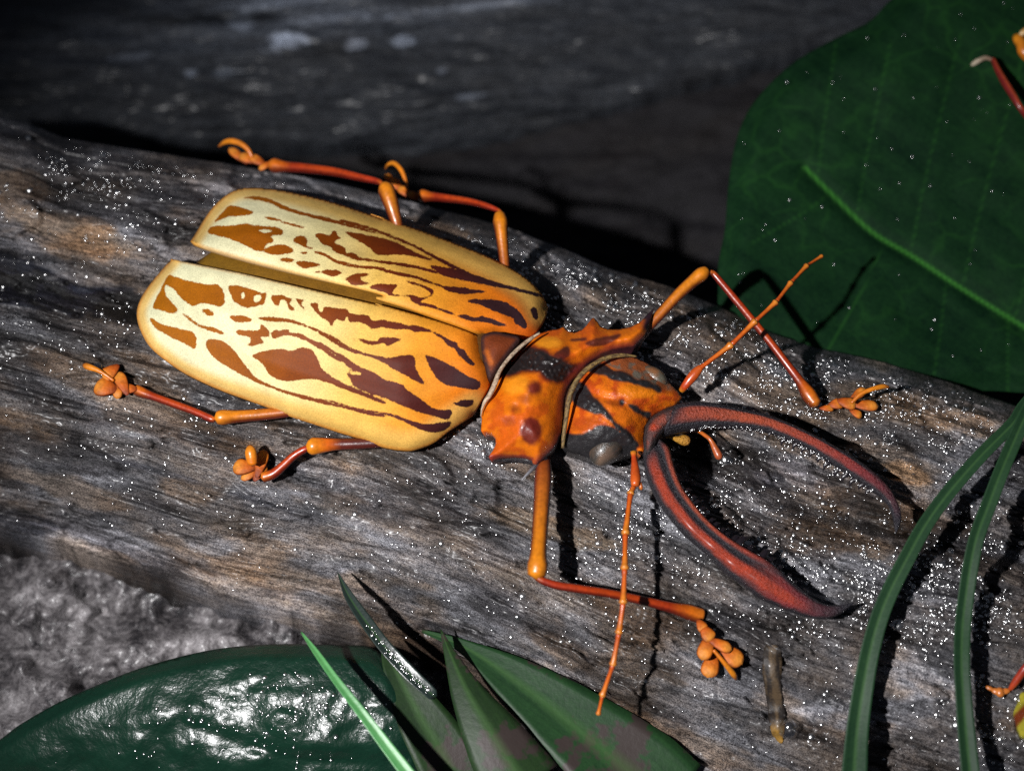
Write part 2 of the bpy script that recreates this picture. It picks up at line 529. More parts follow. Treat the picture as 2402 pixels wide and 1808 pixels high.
def log_z(px, py, detail=True):
    px = np.asarray(px, float); py = np.asarray(py, float)
    t = yT(px); b = yB(px)
    d = np.maximum(py - t, 0)
    z = -13.0 * np.exp(-(d / 52.0)) - 3.0 * np.exp(-(d / 170.0)) + 1.5
    ym = t + .52 * (b - t)
    s = np.clip((py - ym) / (b - ym), 0, 1)
    z = z - 24 * s ** 2
    u, v = log_grain(px, py)
    # broad swells, running with the grain
    z = z + 3.2 * (fbm(u / 42, v / 11, 21, 3) - .5) * (1 - .5 * np.exp(-d / 60))
    # groove
    yg = np.interp(px, GX, GY) + 22 * (fbm(px / 120, px * 0 + 2.2, 31, 4) - .5)
    gw = np.interp(px, GX, GW) * (1 + .5 * (fbm(px / 70, px * 0 + 7.2, 33, 3) - .5)); gd = np.interp(px, GX, GD)
    e = py - yg
    up = sstep(-gw * 1.15, -gw * .55, e); dn = 1 - sstep(gw * .35, gw * 1.5, e)
    z = z - gd * up * dn
    # split ledges running with the grain
    st = fbm(u / 70, v / 16, 91, 3) * 7.0
    z = z + 1.6 * (np.floor(st) + sstep(.80, 1.0, st - np.floor(st)) - st)
    # fissures along the grain
    if detail:
        r = fbm(u / 26, v / 2.6, 41, 4)
        z = z - 1.5 * sstep(.60, .72, r)
        r2 = np.abs(fbm(u / 34, v / 4.2, 47, 4) - .5)
        z = z - 1.6 * (1 - sstep(.0, .020, r2)) * sstep(0, 90, b - py)
        z = z + .9 * (fbm(u / 8, v / 1.6, 51, 4) - .5)
        z = z + .55 * (fbm(u / 1.3, v / .8, 57, 3) - .5)
        # right hand side: granular bits
        gr = sstep(1300, 1900, px + .6 * (py - 1000))
        z = z + .6 * gr * (fbm(u / .75, v / .6, 61, 2) - .5)
    return z

def log_tone(px, py):
    """the wood's own colouring: brown strip, pale worn patches; also painted groove shade"""
    u, v = log_grain(px, py)
    t = np.ones((px.size, 3))
    pale = sstep(.50, .66, fbm(u / 30, v / 9, 71, 4))
    t *= (0.78 + .75 * pale)[:, None]
    dk = sstep(.52, .70, fbm(u / 20, v / 5, 77, 4))
    t *= (1 - .62 * dk)[:, None] * np.stack([1 - .02 * dk, 1 - .06 * dk, 1 - .06 * dk], -1)
    bl = sstep(.50, .68, fbm(u / 9, v / 3.2, 79, 4))
    t *= (1 - .45 * bl)[:, None]
    rb = sstep(.52, .68, fbm(u / 16, v / 6, 81, 4))
    t *= np.stack([1 + .22 * rb, 1 + .0 * rb, 1 - .22 * rb], -1)
    ck = 1 - sstep(.0, .016, np.abs(fbm(u / 34, v / 4.2, 47, 4) - .5))
    t *= (1 - .7 * ck * sstep(.42, .6, fbm(u / 25, v / 10, 93, 3)))[:, None]
    # old pale scars in the groove and on the right
    for (cx, cy, rx, ry, k) in ((1850, 1090, 48, 22, 1.6), (1905, 1140, 55, 24, 1.3), (1785, 1118, 20, 15, 1.5), (2120, 1580, 130, 70, 1.5), (1960, 1700, 120, 40, .9), (2180, 1440, 90, 40, .8),
                            (230, 1275, 170, 22, .8), (620, 1395, 220, 26, .9), (980, 1480, 60, 20, .8), (560, 455, 140, 16, .5), (930, 560, 120, 26, .8), (1500, 640, 200, 14, .5)):
        dx = px - cx; dy = (py - cy) - dx * .30
        r = np.hypot(dx / rx, dy / ry) + .9 * (fbm(px / 40, py / 22, 83, 3) - .5)
        t *= (1 + k * (1 - sstep(.75, 1.0, r)))[:, None]
    # blackish blue along the groove: stained wood at left, painted shade between the jaws
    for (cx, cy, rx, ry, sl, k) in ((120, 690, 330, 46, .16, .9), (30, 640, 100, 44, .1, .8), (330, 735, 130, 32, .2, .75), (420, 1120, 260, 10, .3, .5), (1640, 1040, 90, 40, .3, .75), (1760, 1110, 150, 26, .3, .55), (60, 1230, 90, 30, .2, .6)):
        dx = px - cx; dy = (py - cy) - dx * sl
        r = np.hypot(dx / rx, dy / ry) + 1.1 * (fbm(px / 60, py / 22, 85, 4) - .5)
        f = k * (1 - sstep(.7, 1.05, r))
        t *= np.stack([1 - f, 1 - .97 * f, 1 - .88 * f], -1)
    # warm brown stains
    for (cx, cy, rx, ry, k) in ((1290, 1240, 190, 34, .8), (1850, 940, 190, 60, .6), (150, 540, 210, 50, .7), (2150, 960, 220, 50, .7), (1950, 1260, 180, 40, .6), (2130, 1110, 60, 30, .8)):
        dx = px - cx; dy = (py - cy) - dx * .30
        r = np.hypot(dx / rx, dy / ry) + .9 * (fbm(px / 50, py / 26, 87, 3) - .5)
        f = k * (1 - sstep(.5, 1.1, r))
        t *= np.stack([1 + .55 * f, 1 + .12 * f, 1 - .32 * f], -1)
    return np.clip(t, .12, 3.2)

def strip(name, xs, top, bot, nrow, zf, mat, toner=None, grf=None, depth=40.0, power=1.0):
    """a surface between two long edges, its back, front and ends closed"""
    nx = len(xs)
    s = np.linspace(0, 1, nrow) ** power
    PX = np.repeat(xs[None], nrow, 0)
    PY = top[None] + s[:, None] * (bot - top)[None]
    zz = zf(PX.ravel(), PY.ravel())
    V = P(PX.ravel(), PY.ravel(), zz)
    idx = np.arange(nx * nrow).reshape(nrow, nx)
    q = np.stack([idx[1:, :-1], idx[1:, 1:], idx[:-1, 1:], idx[:-1, :-1]], -1).reshape(-1, 4)
    F = [q]
    ring = np.r_[idx[0], idx[1:, -1], idx[-1, ::-1][1:], idx[::-1, 0][1:-1]]
    low = V[ring].copy()
    low[:nx, 1] += .004
    low[:, 2] = low[:, 2] - depth * .001
    n0 = len(V)
    V = np.vstack([V, low])
    m = len(ring); k = np.arange(m); k2 = (k + 1) % m
    F.append(np.stack([ring[k], ring[k2], n0 + k2, n0 + k], -1))
    V = np.vstack([V, low.mean(0)[None]])
    Fl = np.vstack(F).tolist() + [[n0 + a, n0 + b, len(V) - 1] for a, b in zip(k, k2)]
    u, v = grf(PX.ravel(), PY.ravel())
    g = np.stack([u, v, np.zeros_like(u)], -1)
    g = np.vstack([g, g[ring] + np.array([0, 18, 0]), [[0, 0, 0]]])
    at = {'gr': g}
    t = toner(PX.ravel(), PY.ravel()) if toner is not None else np.ones((nx * nrow, 3))
    at['tone'] = np.vstack([t, t[ring], [[1, 1, 1]]])
    return mk(name, V, Fl, mat, None, at)

xs = np.arange(-160, 2571, 4.2)
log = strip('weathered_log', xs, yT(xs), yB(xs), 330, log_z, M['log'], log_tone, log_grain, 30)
tag(log, 'wet weathered grey log with a deep groove, under the beetle', 'log')

# ------------------------------------------------------------------ ground and the older wood behind
def soil_z(px, py):
    return -36 + 20 * (fbm(px / 110, py / 90, 101, 5) - .5) + 7 * (fbm(px / 40, py / 34, 107, 3) - .5) + 1.0 * (fbm(px / 9, py / 8, 109, 3) - .5)
xs = np.arange(-500, 2901, 9.0)
ground = strip('ground', xs, yT(xs) + 90, np.full_like(xs, 2300), 190, soil_z, M['soil'], None, lambda x, y: (x * .08, y * .08), 4)
tag(ground, 'pale crumbly damp soil below the log', kind='structure')

def back_z(px, py):
    d = py - (150 - .10 * px)
    return -58 - 16 * (d / 320.0) ** 2 + 5 * (fbm(px / 260, py / 60, 121, 4) - .5) + 2 * (fbm(px / 60, py / 14, 127, 4) - .5)
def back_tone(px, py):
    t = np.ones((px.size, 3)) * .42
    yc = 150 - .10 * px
    t *= (1 + 3.0 * np.exp(-((py - yc + 60) / 95.0) ** 2) * np.exp(-((px - 750) / 620.0) ** 2) * sstep(.30, .55, fbm(px / 260, py / 40, 133, 4)))[:, None]  # lit band along the log, painted in as a brighter tone
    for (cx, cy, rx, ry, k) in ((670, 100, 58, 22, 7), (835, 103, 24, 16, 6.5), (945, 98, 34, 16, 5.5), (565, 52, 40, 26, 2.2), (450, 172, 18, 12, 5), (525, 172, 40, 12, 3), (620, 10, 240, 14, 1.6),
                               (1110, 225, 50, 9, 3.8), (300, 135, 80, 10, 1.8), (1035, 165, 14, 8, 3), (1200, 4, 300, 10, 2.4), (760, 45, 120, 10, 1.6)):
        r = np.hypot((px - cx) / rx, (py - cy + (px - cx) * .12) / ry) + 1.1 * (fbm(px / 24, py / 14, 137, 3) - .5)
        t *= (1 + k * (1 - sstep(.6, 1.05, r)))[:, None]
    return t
xs = np.arange(-500, 2901, 7.0)
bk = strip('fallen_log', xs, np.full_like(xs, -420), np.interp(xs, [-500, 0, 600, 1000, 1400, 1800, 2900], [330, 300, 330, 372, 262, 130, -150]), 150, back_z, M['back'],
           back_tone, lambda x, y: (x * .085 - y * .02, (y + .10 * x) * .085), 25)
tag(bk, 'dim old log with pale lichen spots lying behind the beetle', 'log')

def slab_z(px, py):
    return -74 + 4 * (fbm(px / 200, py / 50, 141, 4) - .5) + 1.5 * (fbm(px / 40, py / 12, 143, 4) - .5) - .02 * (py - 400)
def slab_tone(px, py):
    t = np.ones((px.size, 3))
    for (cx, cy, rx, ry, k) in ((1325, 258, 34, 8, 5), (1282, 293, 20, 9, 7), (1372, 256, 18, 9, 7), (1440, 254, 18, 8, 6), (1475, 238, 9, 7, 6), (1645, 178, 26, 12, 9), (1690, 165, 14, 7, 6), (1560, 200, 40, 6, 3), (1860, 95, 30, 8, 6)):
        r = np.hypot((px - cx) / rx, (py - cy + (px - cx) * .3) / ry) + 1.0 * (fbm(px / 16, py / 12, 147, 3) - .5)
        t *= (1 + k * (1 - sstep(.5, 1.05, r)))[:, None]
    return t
xs = np.arange(-500, 2901, 8.0)
sb = strip('shade_toned_plank', xs, np.interp(xs, [-500, 0, 600, 1000, 1400, 1800, 2900], [310, 280, 310, 352, 242, 108, -170]), np.full_like(xs, 1150), 120, slab_z, M['slab'],
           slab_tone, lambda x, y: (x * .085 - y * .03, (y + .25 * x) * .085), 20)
tag(sb, 'plank between the two logs with the shade painted into its colour', 'plank')

# ------------------------------------------------------------------ leaves
def leaf(name, outline, zf, mat, label, veins=(), step=9, group=None, thick=.35, grdir=(1, 0), cat='leaf', parent=None, vw=5.0):
    ol = spline(outline, step=step, closed=True)
    vs = [spline(v, step=12) for v in veins]
    def at(v2, de, top):
        vein = np.zeros(len(v2))
        for i, v in enumerate(vs):
            wv = vw if i == 0 else vw * .55
            kk = .9 if i == 0 else .16
            vein = np.maximum(vein, kk * np.exp(-(dline(v2, v) / wv) ** 2))
        u = (v2[:, 0] * grdir[0] + v2[:, 1] * grdir[1]) * K * 1000; q = (-v2[:, 0] * grdir[1] + v2[:, 1] * grdir[0]) * K * 1000
        return {'vein': vein, 'gr': np.stack([u, q, u * 0], -1)}
    def zz(v2, de):
        z = zf(v2, de)
        for i, v in enumerate(vs):
            z = z - (.7 if i == 0 else .15) * np.exp(-(dline(v2, v) / 14.0) ** 2)
        return z
    o = plate(name, ol, zz, step, mat, parent, at, thick=thick, inset=0.5, smooth_it=2)
    if parent is None: tag(o, label, cat, group)
    return o

# big leaf behind, upper right
mid = Z('Q', [(1400, 620), (1500, 720), (1650, 860), (1800, 950), (2000, 1080), (2212, 1210), (2500, 1380)])
sv = []
for t0, dx, dy in ((.05, 60, -330), (.2, 110, -420), (.38, 160, -520), (.55, 200, -560), (.72, 230, -560), (.88, 260, -560), (.1, -250, 120), (.3, -180, 260), (.5, -60, 330), (.7, 0, 360)):
    p = spline(mid, n=101)[int(t0 * 100)]
    sv.append([p, p + np.array([dx * .3, dy * .45]) * .9, p + np.array([dx * .75, dy])])
ol = np.vstack([Z('Q', [(2900, -350), (2300, -320), (1900, -140), (1720, 0), (1640, 80), (1500, 150), (1350, 240), (1220, 370), (1160, 480), (1130, 600), (1115, 720), (1105, 850), (1085, 950), (1080, 1020)]),
                [(1695, 775), (1790, 860), (1900, 905), (2080, 930), (2225, 925), (2310, 916), (2420, 922), (2700, 940), (2860, 700)]])
def lb_z(v, de):
    m = spline(mid, n=60)
    d = dline(v, m)
    return -15.5 + 3.5 * np.tanh(d / 300) - 3 * sstep(60, 0, de) + 2.2 * (fbm(v[:, 0] / 160, v[:, 1] / 160, 151, 3) - .5) - .012 * (v[:, 1] - 600)
big = leaf('broad_leaf', ol, lb_z, M['leaf_back'], 'big dark green leaf with a pale midrib, dotted with tiny droplets behind the log', [mid] + sv, step=8, grdir=(.82, .57), vw=4.2)

# glossy leaf, lower left
mid2 = [(420, 1690), (452, 1706), (560, 1738), (678, 1772), (800, 1786), (904, 1783), (960, 1772)]
ol = np.vstack([[(-420, 2050), (-250, 1880), (-60, 1765)], Z('R', [(0, 1180), (100, 1105), (300, 990), (500, 900), (700, 820), (900, 760), (1100, 715), (1300, 692), (1500, 685), (1750, 692), (1950, 715)]),
                [(950, 1610), (985, 1720), (1000, 1850), (990, 2050), (300, 2120)]])
def lg_z(v, de):
    x, y = v[:, 0], v[:, 1]
    dx = np.clip(x - 660, -900, 400); dy = np.clip(y - 1672, -200, 330)
    z = -12.5 + .0095 * dx - np.where(dx < 0, .000013, .000040) * dx ** 2 - .0272 * dy - .00016 * dy ** 2
    z = z - 2.0 * sstep(30, 0, de)
    # puffed cells and fine wrinkles
    z = z + 2.4 * (fbm(x / 95, y / 62, 161, 3) - .5) * sstep(10, 120, de) + .9 * (fbm(x / 30, y / 22, 163, 3) - .5) * sstep(10, 90, de)
    return z
lg = leaf('glossy_leaf', ol, lg_z, M['leaf_gloss'], 'broad glossy dark green leaf shining with water below the log', [mid2], step=8, grdir=(.8, -.6), vw=2)

def blade(name, ctrl, mat, label, fold=.25, group=None, n=9, cat='leaf blade', gut=1, thick=.4):
    """a long narrow leaf: rows px, py, z(mm), half width(px); folded along its middle"""
    c = spline(ctrl, step=10)
    C = P(c[:, 0], c[:, 1], c[:, 2]); T = np.gradient(C, axis=0); T /= np.linalg.norm(T, axis=1, keepdims=True) + 1e-12
    S = np.cross(T, [0, 0, 1.0]); S /= np.linalg.norm(S, axis=1, keepdims=True) + 1e-12
    Nn = np.cross(S, T)
    a = np.linspace(-1, 1, n); hw = np.maximum(c[:, 3], .6) * K
    wig = 1 + .05 * (fbm(np.arange(len(c)) / 6.0, np.zeros(len(c)), 171, 2) - .5)
    prof = fold * (np.abs(a) ** 1.2 if gut > 0 else -(np.abs(a) ** 1.5))
    V = C[:, None] + a[None, :, None] * (S * (hw * wig)[:, None])[:, None] + (prof[None, :, None]) * (Nn * hw[:, None])[:, None]
    B = V - (Nn * thick * .001)[:, None] * (.35 + .65 * (1 - np.abs(a)))[None, :, None]
    m = len(c); V = np.concatenate([V.reshape(-1, 3), B.reshape(-1, 3)])
    o = m * n; F = []
    for i in range(m - 1):
        for j in range(n - 1):
            q = [i * n + j, i * n + j + 1, (i + 1) * n + j + 1, (i + 1) * n + j]
            F.append(q); F.append([o + k for k in q[::-1]])
        for j in (0, n - 1):
            q = [i * n + j, (i + 1) * n + j, o + (i + 1) * n + j, o + i * n + j]
            F.append(q if j == 0 else q[::-1])
    for i in (0, m - 1):
        for j in range(n - 1):
            q = [i * n + j, i * n + j + 1, o + i * n + j + 1, o + i * n + j]
            F.append(q if i else q[::-1])
    u = np.repeat(np.r_[0, np.cumsum(np.linalg.norm(np.diff(C, axis=0), axis=1))] * 1000, n); q = (a[None] * hw[:, None] * 1000).ravel()
    vein = np.tile(.35 * np.exp(-(a / .12) ** 2), m)
    g = np.stack([u, q * 3, u * 0], -1)
    ob = mk(name, V, F, mat, None, {'gr': np.vstack([g, g]), 'vein': np.r_[vein, vein]})
    tag(ob, label, cat, group)
    return ob

def zr(r, rows, zi, scale=None):
    """rows (x, y, [z], w) in a zoomed crop -> pixels"""
    ox, oy, s = ZR[r]
    return [(ox + a[0] * s, oy + a[1] * s, a[2], a[3] * s) for a in rows]

blade('leaf_blade', zr('S', [(430, 440, -13, 6), (500, 590, -12, 62), (620, 820, -13, 120), (740, 1020, -15, 150), (860, 1260, -18, 160)], 0), M['blade_olive'],
      'olive pointed leaf with brown blotches beside the glossy leaf', .12)
blade('leaf_blade', zr('S', [(640, 395, -17, 8), (860, 480, -15, 40), (1120, 650, -14, 120), (1430, 890, -15, 205), (1720, 1130, -17, 260), (1900, 1300, -19, 270)], 0), M['blade_dark'],
      'widest dark green pointed leaf lying along the log edge', .14)
blade('leaf_blade', zr('S', [(738, 388, -11, 3), (790, 520, -10, 34), (880, 720, -9.5, 88), (1010, 940, -10, 150), (1170, 1200, -12, 210)], 0), M['blade_olive'],
      'pointed olive leaf with pale edge overlapping the widest leaf', -.22)
blade('leaf_blade', zr('S', [(1480, 735, -21, 14), (1640, 840, -21, 44), (1860, 985, -22, 66), (2120, 1165, -24, 84), (2260, 1270, -26, 90)], 0), M['blade_dark'],
      'narrow dark green leaf tucked under the widest leaf', .1)
blade('leaf_blade', zr('S', [(203, 92, -6, 2), (262, 215, -5.5, 24), (345, 340, -5, 33), (450, 480, -4.5, 34), (580, 620, -5, 36), (690, 722, -6, 30), (712, 742, -6.5, 12)], 0), M['blade_wet'],
      'short blackish wet blade with sharp tip, sparkling lower end', .3, thick=.6)
blade('grass_blade', zr('S', [(14, 402, -2, 4), (90, 505, 0, 15), (190, 645, 1, 20), (330, 825, 1, 25), (450, 985, 0, 30), (600, 1180, -1, 35), (700, 1310, -2, 36)], 0), M['blade_green'],
      'bright light green grass blade crossing the glossy leaf', .28, cat='grass blade')
blade('grass_blade', zr('T', [(1420, -60, 9, 24), (1285, 98, 9, 26), (1240, 170, 9, 27), (1100, 312, 9, 29), (960, 472, 8.5, 31), (860, 612, 8, 33), (787, 745, 7.5, 34), (712, 890, 6.5, 35), (660, 1020, 5.5, 37), (618, 1180, 4.0, 40), (588, 1350, 2, 43), (568, 1500, -.5, 47), (556, 1665, -4, 52), (545, 1850, -8, 56)], 0), M['blade_mid'],
      'long green grass blade bowing over the log past the jaw tips', .35, 'long grass blades crossing the log', cat='grass blade')
blade('grass_blade', zr('T', [(1390, -70, 11, 26), (1290, 145, 12, 30), (1238, 262, 12, 31), (1188, 380, 12, 31), (1135, 520, 11.5, 32), (1085, 655, 11, 32), (1057, 780, 10, 33), (1036, 920, 8.5, 33), (1022, 1050, 7.5, 33), (1018, 1200, 7, 33), (1026, 1350, 6, 34), (1038, 1500, 4.5, 36), (1054, 1665, 3, 38), (1075, 1850, 1, 40)], 0), M['blade_mid'],
      'long green grass blade nearly upright beside the bowed blade', .35, 'long grass blades crossing the log', cat='grass blade')

# ------------------------------------------------------------------ the beetle
beetle = empty('longhorn_beetle', P(1150, 820, 0))
tag(beetle, 'large orange and cream longhorn beetle with black streaks and long curved jaws', 'beetle')

# outlines of the wing covers
U_suture = np.vstack([Z('A', [(540, 615), (700, 675), (1000, 765), (1400, 873), (1800, 975), (2212, 1078)]), Z('B', [(300, 918), (600, 1012), (850, 1098), (1050, 1168), (1225, 1240)])])
U_outer = np.vstack([Z('A', [(540, 615), (600, 520), (680, 390), (760, 290), (860, 205), (960, 160), (1080, 148), (1250, 160), (1450, 195), (1700, 255), (1950, 330), (2212, 420)]),
                     Z('B', [(250, 190), (500, 270), (750, 355), (1000, 450), (1250, 550), (1450, 650), (1600, 745), (1700, 840), (1755, 920), (1790, 1000)])])
U_base = Z('B', [(1790, 1000), (1772, 1080), (1740, 1150), (1690, 1215), (1620, 1258), (1540, 1258), (1450, 1230), (1350, 1212), (1225, 1240)])
L_suture = np.vstack([Z('A', [(375, 765), (500, 792), (700, 832), (1000, 892), (1300, 962), (1600, 1032), (1900, 1102), (2180, 1165)]), Z('B', [(300, 965), (600, 1048), (850, 1122), (1050, 1190), (1215, 1258)])])
L_outer = np.vstack([Z('A', [(375, 765), (300, 850), (200, 970), (120, 1090), (80, 1200), (85, 1310), (130, 1430)]),
                     Z('C', [(200, 430), (320, 530), (450, 620), (600, 700), (800, 790), (1000, 865), (1200, 940), (1400, 1020), (1600, 1085), (1800, 1150), (2000, 1210), (2212, 1285)]),
                     Z('D', [(760, 1315), (880, 1290), (1000, 1240), (1130, 1140), (1250, 1060), (1340, 1000)])])
L_base = Z('D', [(1340, 1000), (1400, 890), (1445, 810), (1472, 740), (1475, 670), (1440, 590), (1400, 500), (1385, 420), (1380, 345)])

U_marks = [Z('A', [(1005, 238), (1090, 222), (1190, 235), (1290, 272), (1400, 325), (1550, 368), (1750, 415), (1950, 478), (2150, 530), (2150, 548), (1950, 500), (1780, 458), (1600, 412), (1450, 372), (1330, 335), (1240, 288), (1140, 262)]),
    Z('B', [(0, 238), (130, 268), (250, 305), (400, 360), (560, 425), (700, 490), (850, 570), (1000, 645), (1080, 690), (960, 660), (820, 585), (680, 505), (540, 445), (400, 385), (250, 330), (100, 290), (0, 262)]),
    Z('B', [(40, 345), (150, 360), (260, 380), (380, 405), (480, 440), (580, 490), (680, 540), (790, 580), (770, 590), (650, 565), (520, 545), (400, 548), (310, 545), (260, 500), (200, 455), (120, 410), (60, 370)]),
    Z('B', [(760, 635), (830, 640), (950, 660), (1060, 680), (1150, 715), (1300, 765), (1450, 810), (1600, 850), (1725, 885), (1740, 915), (1600, 880), (1450, 845), (1300, 815), (1150, 785), (1000, 755), (880, 725), (830, 690)]),
    Z('A', [(1615, 555), (1680, 545), (1750, 560), (1765, 520), (1800, 525), (1815, 560), (1845, 590), (1800, 600), (1790, 630), (1850, 650), (1890, 690), (1890, 720), (1940, 710), (1985, 735), (1960, 755), (1890, 745), (1850, 730), (1780, 700), (1750, 660), (1690, 640), (1650, 600)]),
    Z('B', [(50, 530), (100, 530), (130, 560), (250, 580), (400, 600), (550, 620), (700, 650), (830, 690), (830, 708), (700, 677), (550, 647), (400, 625), (250, 605), (120, 588), (60, 560)]),
    Z('A', [(1620, 695), (1700, 715), (1800, 770), (1900, 810), (2050, 830), (2212, 838), (2212, 855), (2050, 850), (1900, 830), (1790, 795), (1690, 735), (1615, 712)]),
    Z('B', [(0, 600), (150, 633), (300, 648), (430, 678), (560, 708), (680, 735), (780, 775), (880, 810), (1000, 820), (1130, 840), (1270, 860), (1150, 880), (1040, 885), (930, 860), (860, 823), (750, 790), (640, 750), (520, 730), (400, 700), (280, 670), (140, 653), (0, 618)]),
    Z('A', [(1425, 600), (1470, 565), (1530, 575), (1555, 620), (1545, 650), (1600, 670), (1590, 684), (1530, 665), (1490, 645), (1440, 620)]),
    Z('A', [(870, 310), (950, 308), (1040, 340), (1085, 360), (1070, 380), (980, 395), (880, 400), (800, 430), (745, 445), (800, 380)]),
    Z('A', [(690, 540), (710, 490), (760, 480), (880, 475), (1020, 458), (1100, 475), (1200, 483), (1300, 495), (1345, 530), (1320, 560), (1250, 560), (1240, 585), (1265, 600), (1250, 620), (1200, 640), (1185, 665), (1170, 700), (1100, 690), (1000, 640), (900, 600), (780, 565)]),
    Z('A', [(1160, 690), (1220, 660), (1310, 640), (1390, 655), (1440, 695), (1400, 715), (1300, 730), (1220, 720)]),
    Z('A', [(1180, 400), (1250, 405), (1320, 425), (1310, 438), (1220, 425)]), Z('A', [(1320, 440), (1420, 460), (1520, 485), (1510, 500), (1420, 478), (1340, 458)]),
    Z('A', [(1490, 710), (1530, 702), (1560, 712), (1520, 728)]), Z('A', [(1310, 770), (1360, 755), (1430, 765), (1440, 780), (1400, 795), (1340, 785)]),
    Z('A', [(1450, 790), (1540, 785), (1600, 790), (1670, 815), (1640, 830), (1570, 840), (1530, 850), (1480, 825)]),
    Z('A', [(1615, 880), (1700, 860), (1800, 858), (1850, 885), (1820, 905), (1770, 920), (1720, 905), (1680, 885)]),
    Z('A', [(1870, 940), (1930, 905), (2000, 888), (2080, 890), (2080, 910), (2010, 930), (2040, 960), (2110, 970), (2060, 985), (1980, 995), (1920, 980), (1905, 955)]),
    Z('B', [(245, 830), (310, 795), (400, 800), (485, 800), (460, 850), (450, 880), (520, 890), (620, 890), (700, 915), (770, 890), (760, 860), (680, 820), (580, 790), (570, 770), (640, 780), (720, 810), (790, 845), (800, 870), (780, 905), (720, 930), (690, 950), (740, 965), (820, 985), (860, 1010), (950, 1035), (990, 1065), (940, 1060), (840, 1020), (760, 1000), (680, 985), (610, 945), (590, 910), (500, 900), (430, 900), (380, 870), (310, 850)]),
    Z('B', [(1000, 1070), (1070, 1060), (1150, 1085), (1220, 1075), (1310, 1100), (1380, 1130), (1440, 1155), (1380, 1160), (1300, 1140), (1200, 1125), (1110, 1115), (1040, 1090)]),
    Z('B', [(1095, 940), (1180, 928), (1290, 930), (1400, 945), (1480, 985), (1550, 1050), (1600, 1120), (1605, 1175), (1570, 1175), (1510, 1140), (1480, 1090), (1400, 1060), (1300, 1020), (1200, 980), (1120, 960)]),
    Z('B', [(1640, 1015), (1670, 995), (1700, 1030), (1705, 1090), (1680, 1110), (1655, 1070)])]
